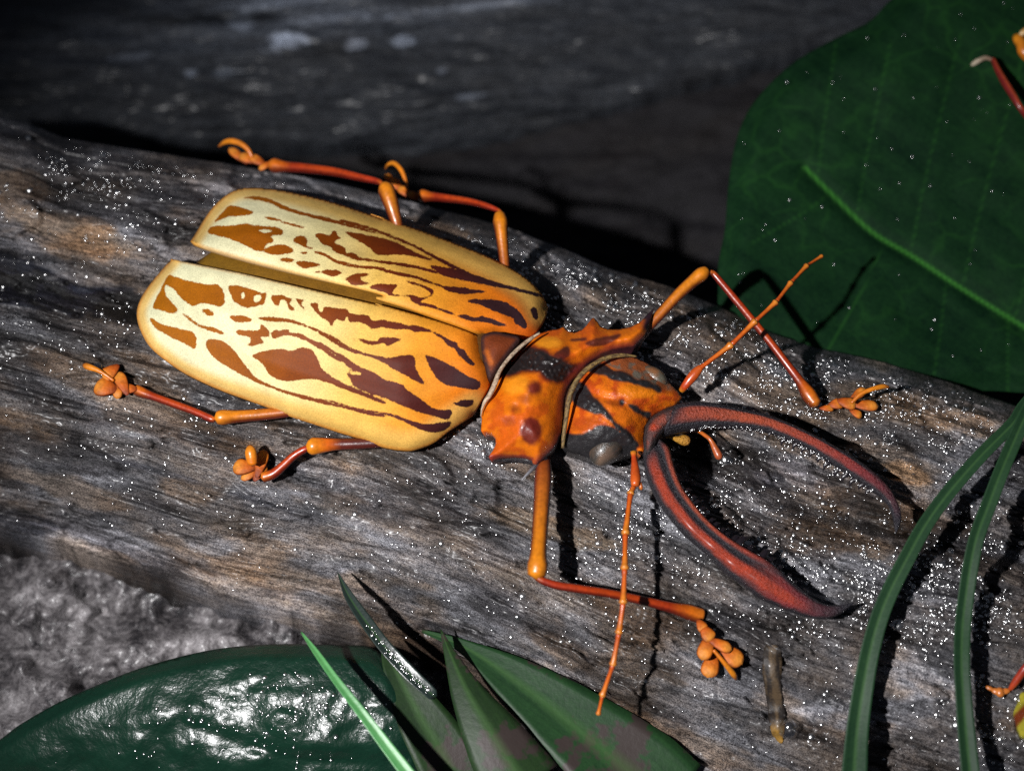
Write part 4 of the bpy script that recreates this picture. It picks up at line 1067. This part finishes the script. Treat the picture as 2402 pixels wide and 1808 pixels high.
# feelers by the mouth
u = lambda rows: [(1500 + a * .18083, 950 + b * .18083, z, r) for a, b, z, r in rows]
amb = lambda a, b: (lambda t, p: ramp([(0, a), (1, b)])(t))
tube('mouth_feeler', u([(330, 400, 5, 4), (420, 420, 4.5, 4), (500, 450, 4, 9), (580, 455, 3.6, 13), (640, 470, 3.4, 10)]), M['grit'], head, amb(lin(206, 150, 40), lin(196, 134, 40)))
tube('mouth_feeler', u([(760, 330, 4, 4), (850, 390, 3.4, 4.5), (920, 450, 3, 5), (980, 560, 2.6, 8), (1030, 660, 2.2, 9.5), (1050, 690, 2, 6)]), M['leg'], head, amb(lin(210, 110, 36), lin(178, 86, 50)))
tube('mouth_feeler', u([(330, 360, 5.5, 5), (500, 350, 5, 5), (760, 330, 4, 4)]), M['leg'], head, amb(lin(60, 36, 26), lin(90, 50, 26)))

# antennae
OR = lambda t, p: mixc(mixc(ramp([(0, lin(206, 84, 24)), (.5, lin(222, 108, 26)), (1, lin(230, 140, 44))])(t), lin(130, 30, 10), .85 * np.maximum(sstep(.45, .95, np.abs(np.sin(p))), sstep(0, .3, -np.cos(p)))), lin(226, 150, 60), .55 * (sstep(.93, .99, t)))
def antenna(nodes, scape, rad):
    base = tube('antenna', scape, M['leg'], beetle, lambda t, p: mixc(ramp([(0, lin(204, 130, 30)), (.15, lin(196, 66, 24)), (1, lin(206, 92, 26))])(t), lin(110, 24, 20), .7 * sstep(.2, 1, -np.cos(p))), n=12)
    for (a, b), r in zip(zip(nodes[:-1], nodes[1:]), rad):
        a = np.array(a, float); b = np.array(b, float)
        rows = []
        for s, k in ((0, .75), (.06, .95), (.2, .8), (.6, .85), (.86, 1.05), (.95, 1.4), (1.0, 1.15)):
            q = a + (b - a) * s
            rows.append((q[0], q[1], q[2], r * k))
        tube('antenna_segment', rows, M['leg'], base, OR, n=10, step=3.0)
G_ = lambda x, y, z: (1450 + x * .31646, 560 + y * .31646, z)
H_ = lambda x, y, z: (1200 + x * .39037, 1050 + y * .39037, z)
antenna([G_(600, 965, 11.5), G_(842, 783, 12.5), G_(1018, 610, 13), G_(1172, 468, 12.5), G_(1282, 325, 11), G_(1400, 198, 9), G_(1512, 128, 7)],
        [(*G_(470, 1125, 9.0), 7), (*G_(500, 1085, 10), 9.5), (*G_(550, 1022, 10.8), 12), (*G_(585, 982, 11.2), 11), (*G_(615, 950, 11.6), 7.5)], [7, 7, 6.2, 5.8, 5.4, 4.2])
antenna([H_(733, 236, 10), H_(714, 278, 10.5), H_(684, 520, 12), H_(680, 730, 12.5), H_(671, 935, 12), H_(645, 1115, 10.5), H_(609, 1305, 7.5), H_(545, 1490, 3.5), H_(521, 1600, 1)],
        [(*H_(734, 28, 8.8), 8), (*H_(736, 60, 9), 6), (*H_(743, 130, 9.4), 10), (*H_(745, 190, 9.8), 12), (*H_(742, 226, 10), 9)], [8, 7.6, 7.6, 7.4, 7.2, 6.8, 6.2, 5])
tube('joint_knob', [(*H_(770, 205, 9.5), 4), (*H_(778, 240, 9.2), 4.5), (*H_(780, 252, 9), 2)], M['leg'], head, amb(lin(206, 98, 30), lin(220, 120, 40)))

# legs
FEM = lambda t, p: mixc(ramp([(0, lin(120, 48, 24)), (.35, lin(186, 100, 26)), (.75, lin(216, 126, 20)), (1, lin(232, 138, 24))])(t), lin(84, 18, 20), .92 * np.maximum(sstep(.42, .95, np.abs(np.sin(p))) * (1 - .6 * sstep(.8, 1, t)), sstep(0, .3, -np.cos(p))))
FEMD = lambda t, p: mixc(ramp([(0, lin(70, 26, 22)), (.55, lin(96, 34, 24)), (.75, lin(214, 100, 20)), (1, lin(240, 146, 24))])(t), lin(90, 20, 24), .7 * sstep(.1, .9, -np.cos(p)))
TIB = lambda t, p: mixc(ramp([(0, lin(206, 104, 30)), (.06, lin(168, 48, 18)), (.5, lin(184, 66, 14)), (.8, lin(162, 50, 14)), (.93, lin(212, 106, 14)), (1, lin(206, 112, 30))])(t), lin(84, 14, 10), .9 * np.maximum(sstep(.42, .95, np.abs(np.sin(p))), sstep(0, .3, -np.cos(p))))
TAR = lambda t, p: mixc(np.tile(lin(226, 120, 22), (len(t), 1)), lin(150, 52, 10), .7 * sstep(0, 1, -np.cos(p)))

def lz(px, py, h):
    return float(log_z(np.array([px]), np.array([py]), False)[0]) + h

def petal(name, a, end, parent):
    """a flat heart-shaped foot lobe, narrow where it joins, broad and notched at its far end"""
    px, py, z, al, aw, ang = a
    d = np.array([math.cos(math.radians(ang)), -math.sin(math.radians(ang))])
    if d @ (np.array([px, py]) - end) < 0: d = -d
    if aw > al: d = np.array([-d[1], d[0]]); al, aw = aw, al; d = d if d @ (np.array([px, py]) - end) >= 0 else -d
    al *= 1.35; aw *= 1.22
    rows_ = [(px + d[0] * al * q, py + d[1] * al * q, z + zz, aw * r) for q, r, zz in ((-1, .3, .1), (-.6, .62, .25), (-.1, .92, .3), (.4, 1.08, .25), (.75, .95, .1), (.97, .55, -.1), (1.05, .12, -.15))]
    seed = int(px * 7 + py) % 97
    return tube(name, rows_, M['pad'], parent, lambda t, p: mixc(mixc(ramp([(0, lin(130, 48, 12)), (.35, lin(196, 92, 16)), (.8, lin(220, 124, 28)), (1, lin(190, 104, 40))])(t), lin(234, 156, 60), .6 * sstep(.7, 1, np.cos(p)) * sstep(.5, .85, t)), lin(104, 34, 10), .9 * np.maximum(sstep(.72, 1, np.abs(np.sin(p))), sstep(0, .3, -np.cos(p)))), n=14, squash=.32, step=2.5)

def leg(femur, tibia, tarsus, lobes, claw, fem=FEM, label=None):
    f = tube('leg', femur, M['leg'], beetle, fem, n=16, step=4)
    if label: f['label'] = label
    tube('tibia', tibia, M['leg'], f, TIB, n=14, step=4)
    end = np.array(tibia[-1][:2])
    for kind, L in (('foot_joint', tarsus), ('foot_pad', lobes)):
        for a in L:
            petal(kind, a, end, f)
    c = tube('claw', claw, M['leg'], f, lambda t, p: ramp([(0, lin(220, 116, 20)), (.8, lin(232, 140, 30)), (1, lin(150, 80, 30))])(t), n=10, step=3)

def rows(fn, L): return [(*fn(a, b, z), r) for a, b, z, r in L]
B_ = lambda x, y, z: (800 + x * .27125, 450 + y * .27125, z)
I_ = lambda x, y, z: (480 + x * .33906, 300 + y * .33906, z)
J_ = lambda x, y, z: (170 + x * .33906, 820 + y * .33906, z)
def onlog(fn, x, y, h):
    a = fn(x, y, 0); return (a[0], a[1], lz(a[0], a[1], h))
# front leg, far side
leg(rows(G_, [(120, 800, 5, 10), (220, 660, 6, 12), (330, 540, 7, 13), (450, 410, 8, 14), (560, 310, 8.5, 15.5), (620, 262, 8.8, 17), (655, 232, 8.8, 11)]),
    rows(G_, [(675, 252, 8.4, 6), (705, 258, 8, 7.5), (760, 320, 7.5, 8.5), (860, 440, 6.5, 9), (1000, 610, 5, 9.5), (1130, 770, 3.6, 9.5), (1260, 940, 2.4, 10), (1350, 1060, 1.8, 12), (1410, 1150, 1.4, 18), (1465, 1225, 1.2, 15)]),
    [(*onlog(G_, 1545, 1255, 1.0), 12, 7, 0), (*onlog(G_, 1610, 1225, 1.3), 12, 11, 10), (*onlog(G_, 1690, 1215, 1.5), 12, 17, 75)],
    [(*onlog(G_, 1820, 1232, 1.4), 24, 11, -5), (*onlog(G_, 1760, 1290, 1.2), 12, 8, -30), (*onlog(G_, 1770, 1160, 1.6), 18, 9, 40)],
    rows(G_, [(1730, 1215, 2, 4), (1800, 1150, 2.6, 5), (1880, 1115, 2.8, 5.5), (1960, 1095, 2.4, 6), (2005, 1098, 2, 3.5)]), label='front leg bent over the log edge')
# front leg, near side
leg(rows(H_, [(195, 60, 6, 15), (190, 180, 7.5, 20), (180, 350, 9, 18.5), (168, 520, 10, 18), (160, 640, 10.5, 19), (156, 710, 10.5, 23), (150, 765, 10.3, 20)]),
    rows(H_, [(140, 770, 10, 7), (190, 800, 9.6, 9), (280, 828, 9, 9.5), (420, 850, 8, 10), (600, 878, 6, 10), (800, 920, 3.5, 10.5), (960, 960, 1.5, 13), (1060, 985, 0, 18), (1140, 1010, -1, 18)]),
    [(*onlog(H_, 1140, 1065, 2), 12, 10, -60), (*onlog(H_, 1172, 1110, 2), 16, 13, -55), (*onlog(H_, 1175, 1185, 2.2), 26, 14, -110), (*onlog(H_, 1250, 1180, 2.0), 22, 11, -25)],
    [(*onlog(H_, 1200, 1295, 1.8), 24, 16, -105), (*onlog(H_, 1312, 1238, 1.8), 26, 17, -40)],
    rows(H_, [(1215, 1215, lz(1674, 1524, 3.2), 4), (1270, 1280, lz(1695, 1549, 3.0), 5), (1330, 1355, lz(1719, 1579, 2.4), 7), (1350, 1388, lz(1727, 1591, 1.5), 4)]), label='front leg with splayed orange foot on the log')
# middle leg, far side
leg(rows(B_, [(1430, 760, 4, 10), (1415, 620, 4.5, 12), (1400, 480, 5.2, 13.5), (1385, 340, 6, 15.5), (1378, 260, 6.2, 18), (1372, 195, 6, 13)]),
    rows(B_, [(1385, 185, 5.6, 5), (1350, 158, 5, 6.5), (1250, 120, 4, 8), (1100, 82, 1.5, 9), (900, 55, -1.5, 10.5), (780, 42, -3.5, 12), (715, 35, -4.5, 16), (690, 32, -5, 14)]),
    [(*I_(1450, 475, -5.5), 13, 9, -30), (*I_(1390, 445, -6), 14, 10, -40)], [(*I_(1335, 400, -7), 16, 10, -50), (*I_(1290, 360, -8), 14, 8, -40)],
    rows(I_, [(1400, 420, -5, 4), (1385, 350, -4.5, 5), (1355, 285, -4.5, 6), (1310, 245, -5.5, 6), (1268, 255, -7, 4), (1250, 285, -8.5, 2)]), label='middle leg hooked on the upper log edge')
# hind leg, far side
leg(rows(I_, [(1350, 760, 4, 11), (1330, 660, 4.5, 14), (1300, 560, 5.5, 17), (1275, 480, 6, 20), (1255, 425, 6, 20), (1240, 395, 5.8, 12)]),
    rows(I_, [(1235, 400, 5.5, 6), (1200, 372, 4.8, 8), (1080, 345, 3, 10), (900, 305, 0, 11.5), (700, 280, -3, 12.5), (560, 270, -5, 14), (490, 262, -6, 19), (462, 262, -6.4, 15)]),
    [(*I_(425, 258, -7), 14, 7, 30), (*I_(370, 228, -7.5), 16, 10, -30)], [(*I_(310, 215, -8), 18, 11, -20), (*I_(235, 195, -9), 20, 9, -40)],
    rows(I_, [(330, 205, -7, 5), (300, 150, -6.5, 6), (250, 110, -6.5, 7), (190, 92, -7, 7.5), (140, 100, -8, 6), (95, 130, -9, 2)]), label='hind leg stretched along the upper log edge')
# hind leg, near side
leg(rows(J_, [(1640, 400, 4, 12), (1480, 430, 3.8, 13), (1300, 450, 3.6, 14), (1140, 462, 3.6, 15), (1040, 468, 3.8, 18), (1000, 472, 3.8, 15)]),
    rows(J_, [(985, 475, 3.6, 6), (960, 478, 3.4, 9), (850, 430, 3, 9), (700, 375, 2.2, 9.5), (560, 325, 1.4, 10), (480, 295, 1.0, 13), (440, 275, .9, 13)]),
    [(*onlog(J_, 395, 270, 1.5), 14, 11, 0), (*onlog(J_, 345, 235, 2), 12, 21, 25)], [(*onlog(J_, 265, 150, 2), 17, 14, 40), (*onlog(J_, 235, 262, 1.6), 19, 19, -10), (*onlog(J_, 315, 270, 1.4), 9, 17, -5)],
    rows(J_, [(285, 215, 3, 3.5), (230, 175, 3.4, 4), (170, 140, 3.4, 6), (100, 115, 3, 8), (78, 105, 2.6, 4)]), label='hind leg with knobbed orange foot below the wing covers')
# middle leg, near side
leg(rows(J_, [(2150, 640, 4, 12), (1980, 650, 3.8, 13), (1820, 655, 3.6, 14), (1720, 662, 3.8, 18), (1660, 668, 4, 20), (1630, 668, 4, 14)]),
    rows(J_, [(1640, 682, 4, 6), (1605, 690, 3.8, 8.5), (1530, 735, 3, 9.5), (1460, 800, 2.2, 10.5), (1390, 858, 1.4, 12), (1320, 882, .8, 13)]),
    [(*onlog(J_, 1290, 850, 1.5), 16, 12, 60)], [(*onlog(J_, 1300, 790, 2.2), 24, 12, 75), (*onlog(J_, 1195, 810, 1.8), 20, 16, 0), (*onlog(J_, 1245, 850, 1.4), 22, 9, 30)],
    rows(J_, [(1245, 790, 4, 12), (1238, 740, 4.6, 14), (1232, 700, 5, 13), (1228, 670, 4.8, 7)]), FEMD, label='short middle leg with a reddish padded foot')

# ------------------------------------------------------------------ feet of other insects at the rim of the view
k1 = empty('small_insect', P(2330, 150, -20))
tag(k1, 'insect showing only a thin glossy red leg and pale claw above the big leaf', 'insect')
x = lambda L: [(2200 + a * .16212, 30 + b * .16212, z, r) for a, b, z, r in L]
tube('shin', x([(800, 680, -4, 6), (860, 820, -3.5, 8), (950, 980, -3, 9.5), (1080, 1190, -2.5, 9.5), (1190, 1370, -2.5, 8), (1300, 1520, -4, 8)]), M['leg'], k1, lambda t, p: mixc(np.tile(lin(176, 70, 40), (len(t), 1)), lin(110, 24, 24), sstep(-.2, .6, np.sin(p))))
tube('claw', x([(810, 690, -4, 6), (750, 670, -4.2, 5), (690, 655, -4.8, 6), (620, 680, -5.8, 6), (550, 720, -6.6, 6.5), (490, 760, -7.4, 4)]), M['leg'], k1, amb(lin(110, 76, 60), lin(196, 184, 160)))
k2 = empty('small_insect', P(2395, 110, -20))
tag(k2, 'insect showing only a stubby amber foot over the big leaf', 'insect')
tube('foot', x([(1110, 360, -5, 6), (1160, 380, -4, 14), (1215, 460, -3.5, 15), (1250, 560, -3.5, 17), (1330, 640, -4, 17)]), M['leg'], k2, amb(lin(222, 140, 30), lin(190, 100, 20)))
tube('claw', x([(1190, 330, -3.5, 6), (1225, 300, -3, 8), (1280, 250, -3, 8)]), M['leg'], k2, amb(lin(224, 200, 150), lin(220, 150, 50)))
y = lambda L: [(2200 + a * .19707, 1480 + b * .19707, z, r) for a, b, z, r in L]
z0 = lz(2350, 1620, 0)
k3 = empty('small_insect', P(2350, 1622, z0))
tag(k3, 'insect showing a small orange foot and red shin on the log beside upright blade', 'insect')
tube('shin', y([(860, 690, z0 + 1.6, 5), (910, 620, z0 + 2.4, 8), (960, 550, z0 + 3.2, 9), (1040, 440, z0 + 4.5, 9), (1120, 340, z0 + 5, 9)]), M['leg'], k3, amb(lin(190, 70, 30), lin(150, 40, 40)))
for a in ((800, 712, 12, 7, 10), (740, 725, 10, 12, 10), (700, 715, 12, 8, -20), (620, 678, 10, 5, -25)):
    ellipsoid('foot_joint', y([(a[0], a[1], z0 + 1.2, 0)])[0][:3], (a[2], a[3], a[3] * .7), M['leg'], k3, lin(214, 124, 50), math.radians(a[4]))
z1 = lz(2390, 1690, 0)
k4 = empty('small_insect', P(2400, 1690, z1))
tag(k4, 'insect showing only a yellow green wing edge with brown stripe on the log', 'insect')
ol = spline(y([(1040, 720, 0, 0), (960, 830, 0, 0), (905, 950, 0, 0), (925, 1060, 0, 0), (960, 1170, 0, 0), (1040, 1260, 0, 0), (1400, 1300, 0, 0), (1500, 900, 0, 0)]), step=5, closed=True)[:, :2]
def w_at(v, de, top):
    c = np.tile(lin(176, 166, 50), (len(v), 1)).astype(float)
    d = dline(v, np.array(y([(900, 1090, 0, 0), (990, 990, 0, 0), (1150, 840, 0, 0)]))[:, :2])
    c = mixc(c, lin(120, 50, 14), 1 - sstep(8, 16, d))
    return {'Col': c}
plate('wing', ol, lambda v, de: z1 + 2.0 + 3.5 * np.clip(de / 40, 0, 1), 5, M['leg'], k4, w_at, thick=2.5)

# ------------------------------------------------------------------ amber splinter with a big drop hanging at its end
vv = lambda L: [(1700 + a * .16816, 1500 + b * .16816, z, r) for a, b, z, r in L]
def v_on(a, b, h): 
    px, py = 1700 + a * .16816, 1500 + b * .16816
    return lz(px, py, h)
M['amber'] = chitin('amber bark', .6, .1, .6, .6, gscale=1200)
SPL = spline(Z('V', [(560, 95), (660, 70), (770, 100), (800, 300), (790, 520), (800, 760), (840, 980), (850, 1150), (830, 1300), (800, 1440), (710, 1370), (640, 1230), (600, 950), (555, 650), (525, 380)]), step=4, closed=True)
def spl_at(v, de, top):
    n = fbm((v[:, 0] - .06 * v[:, 1]) / 5.5, v[:, 1] / 60, 281, 4)
    c = mixc(np.tile(lin(88, 70, 48), (len(v), 1)), lin(36, 28, 23), sstep(.42, .62, n))
    return {'Col': mixc(c, lin(150, 112, 44), sstep(1690, 1720, v[:, 1] + 30 * (n - .5)))}
sp = plate('bark_splinter', SPL, lambda v, de: log_z(v[:, 0], v[:, 1], False) + .25 + .5 * np.clip(de / 14, 0, 1) + .5 * (fbm((v[:, 0] - .06 * v[:, 1]) / 7, v[:, 1] / 60, 285, 3) - .5), 4, M['amber'], None, spl_at, thick=1.4)
tag(sp, 'thin brown amber bark splinter with a water drop at its end', 'splinter')

# ------------------------------------------------------------------ water
def drops(name, pxy, rad, zf, label, flat=.55, sub=2, kind='stuff'):
    """spherical caps sitting on a surface"""
    ph = np.linspace(0, 2 * np.pi, 10, endpoint=False)
    rings = [(1.0, -.25), (.93, .32), (.68, .68), (.34, .92)]
    tv = np.array([[r * math.cos(p), r * math.sin(p), h] for r, h in rings for p in ph] + [[0, 0, 1.0]])
    tf = []
    m = len(ph)
    for i in range(len(rings) - 1):
        for j in range(m):
            k = (j + 1) % m
            tf.append([i * m + j, i * m + k, (i + 1) * m + k, (i + 1) * m + j])
    for j in range(m):
        tf.append([(len(rings) - 1) * m + j, (len(rings) - 1) * m + (j + 1) % m, len(tv) - 1])
    z = zf(pxy[:, 0], pxy[:, 1])
    C = P(pxy[:, 0], pxy[:, 1], z)
    n = len(C)
    el = 1 + .25 * (rng.random(n) - .5)
    S = np.stack([rad * K * el, rad * K / el, rad * K * flat * (.8 + .4 * rng.random(n))], -1)
    V = (C[:, None] + tv[None] * S[:, None]).reshape(-1, 3)
    o = (np.arange(n) * len(tv))
    q4 = np.array([f for f in tf if len(f) == 4]); q3 = np.array([f for f in tf if len(f) == 3])
    F = (q4[None] + o[:, None, None]).reshape(-1, 4).tolist() + (q3[None] + o[:, None, None]).reshape(-1, 3).tolist()
    ob = mk(name, V, F, M['drop'] if kind == 'stuff' else M['bigdrop'])
    return tag(ob, label, None if kind == 'stuff' else 'droplet', kind=kind)

def density(x, y):
    d = .10 + 1.0 * np.exp(-(((x - 1330) / 230) ** 2 + ((y - 690) / 90) ** 2)) + 1.0 * np.exp(-(((x - 1680) / 260) ** 2 + ((y - 830) / 120) ** 2))
    d += .9 * np.exp(-(((x - 2050) / 330) ** 2 + ((y - 1000) / 130) ** 2)) + 1.3 * np.exp(-(((x - 2150) / 280) ** 2 + ((y - 1380) / 120) ** 2)) + 1.0 * np.exp(-(((x - 1780) / 190) ** 2 + ((y - 1230) / 90) ** 2))
    d += .55 * np.exp(-(((x - 1480) / 180) ** 2 + ((y - 1250) / 140) ** 2)) + .45 * np.exp(-(((x - 280) / 330) ** 2 + ((y - 450) / 90) ** 2)) + .35 * np.exp(-(((x - 180) / 160) ** 2 + ((y - 770) / 40) ** 2))
    d += .4 * np.exp(-(((x - 1130) / 120) ** 2 + ((y - 1050) / 60) ** 2)) + .8 * np.exp(-(((x - 2330) / 120) ** 2 + ((y - 1680) / 150) ** 2)) + .4 * np.exp(-(((x - 1200) / 140) ** 2 + ((y - 590) / 50) ** 2))
    d *= .25 + 1.5 * sstep(.42, .62, fbm(x / 55, y / 40, 301, 3))
    d *= 1 - .85 * np.exp(-(((x - 2120) / 120) ** 2 + ((y - 1590) / 70) ** 2))
    d *= np.where(y > yB(x) - 120, .25, 1.0)
    return d
c = np.stack([rng.uniform(-60, 2470, 90000), rng.uniform(260, 1900, 90000)], -1)
ok = (c[:, 1] > yT(c[:, 0]) + 14) & (c[:, 1] < yB(c[:, 0]) - 20)
c = c[ok]; c = c[rng.random(len(c)) < density(c[:, 0], c[:, 1]) * .42]
pk = rng.random(len(c))
rad = np.where(pk < .54, 1.9, np.where(pk < .90, 3.4, 6.0)) * np.exp(rng.normal(0, .25, len(c)))
lift = .08
print('droplets', len(c))
drops('water_droplets', c, rad, lambda a, b: log_z(a, b) + lift, 'fine sparkling water droplets strewn over the wet log')
c = np.stack([rng.uniform(1700, 2450, 900), rng.uniform(-20, 900, 900)], -1)
lo_ = spline(ol, step=20, closed=True) if False else None
OLB = np.vstack([Z('Q', [(2300, -320), (1900, -140), (1720, 0), (1640, 80), (1500, 150), (1350, 240), (1220, 370), (1160, 480), (1130, 600), (1115, 720), (1105, 850), (1085, 950), (1080, 1020)]), [(1720, 700), (1900, 800), (2402, 880), (2700, 900)]])
c = c[inpoly(c, OLB) & (dline(c, OLB, True) > 14)][:70]
def leafz(a, b):
    v = np.stack([a, b], -1)
    return lb_z(v, np.full(len(a), 200.)) + .15
drops('leaf_droplets', c, np.clip(np.exp(rng.normal(math.log(2.5), .35, len(c))), 1.4, 5), leafz, 'tiny water droplets dotted over the big dark leaf')
c = np.vstack([np.stack([rng.normal(650, 110, 130), rng.normal(1680, 45, 130)], -1), np.stack([rng.normal(720, 60, 60), rng.normal(1655, 30, 60)], -1), np.stack([rng.uniform(60, 930, 70), rng.uniform(1580, 1800, 70)], -1)])
c = c[(c[:, 1] > 1560 + .0006 * (c[:, 0] - 720) ** 2) & (c[:, 0] < 935)]
drops('leaf_droplets', c, np.clip(np.exp(rng.normal(math.log(2.8), .4, len(c))), 1.4, 7), lambda a, b: lg_z(np.stack([a, b], -1), np.full(len(a), 150.)) + .1, 'water droplets beading on the glossy leaf')
t = rng.random(100) ** .8
bx = spline(zr('S', [(345, 340, -5, 33), (450, 480, -4.5, 34), (580, 620, -5, 36), (690, 722, -6, 30)], 0), n=100)
ii = (t * 99).astype(int)
c = bx[ii, :2] + rng.normal(0, 4.5, (100, 2)); zb = bx[ii, 2] + .35
drops('blade_droplets', c, np.clip(np.exp(rng.normal(math.log(2.2), .45, 100)), 1.3, 6), lambda a, b: zb, 'water beads along the short blackish blade')

jb = np.vstack([spline(UJ_i, n=300)[30:250], spline(LJ_i, n=300)[40:240]])
jz = np.r_[9 - 3 * np.linspace(.1, .83, 220), 8.5 - 3.5 * np.linspace(.13, .8, 200)]
jk = rng.choice(len(jb), 230)
drops('jaw_droplets', jb[jk] + rng.normal(0, 3.2, (230, 2)), np.clip(np.exp(rng.normal(math.log(1.9), .4, 230)), 1, 4.5), lambda a, b: jz[jk] + .8, 'tiny water beads along the inner edges of the jaws')

def bigdrop(px, py, r, zoff, label, flat=.7):
    q = drops('water_drop', np.array([[px, py]]), np.array([r]), lambda a, b: log_z(a, b, False) + zoff, label, flat, kind=None)
    return q
bigdrop(1706, 1068, 32, .0, 'big clear water drop in the groove between the jaws', .55)
bigdrop(1850, 1707, 25, .6, 'clear water drop at the end of the bark splinter', .9)
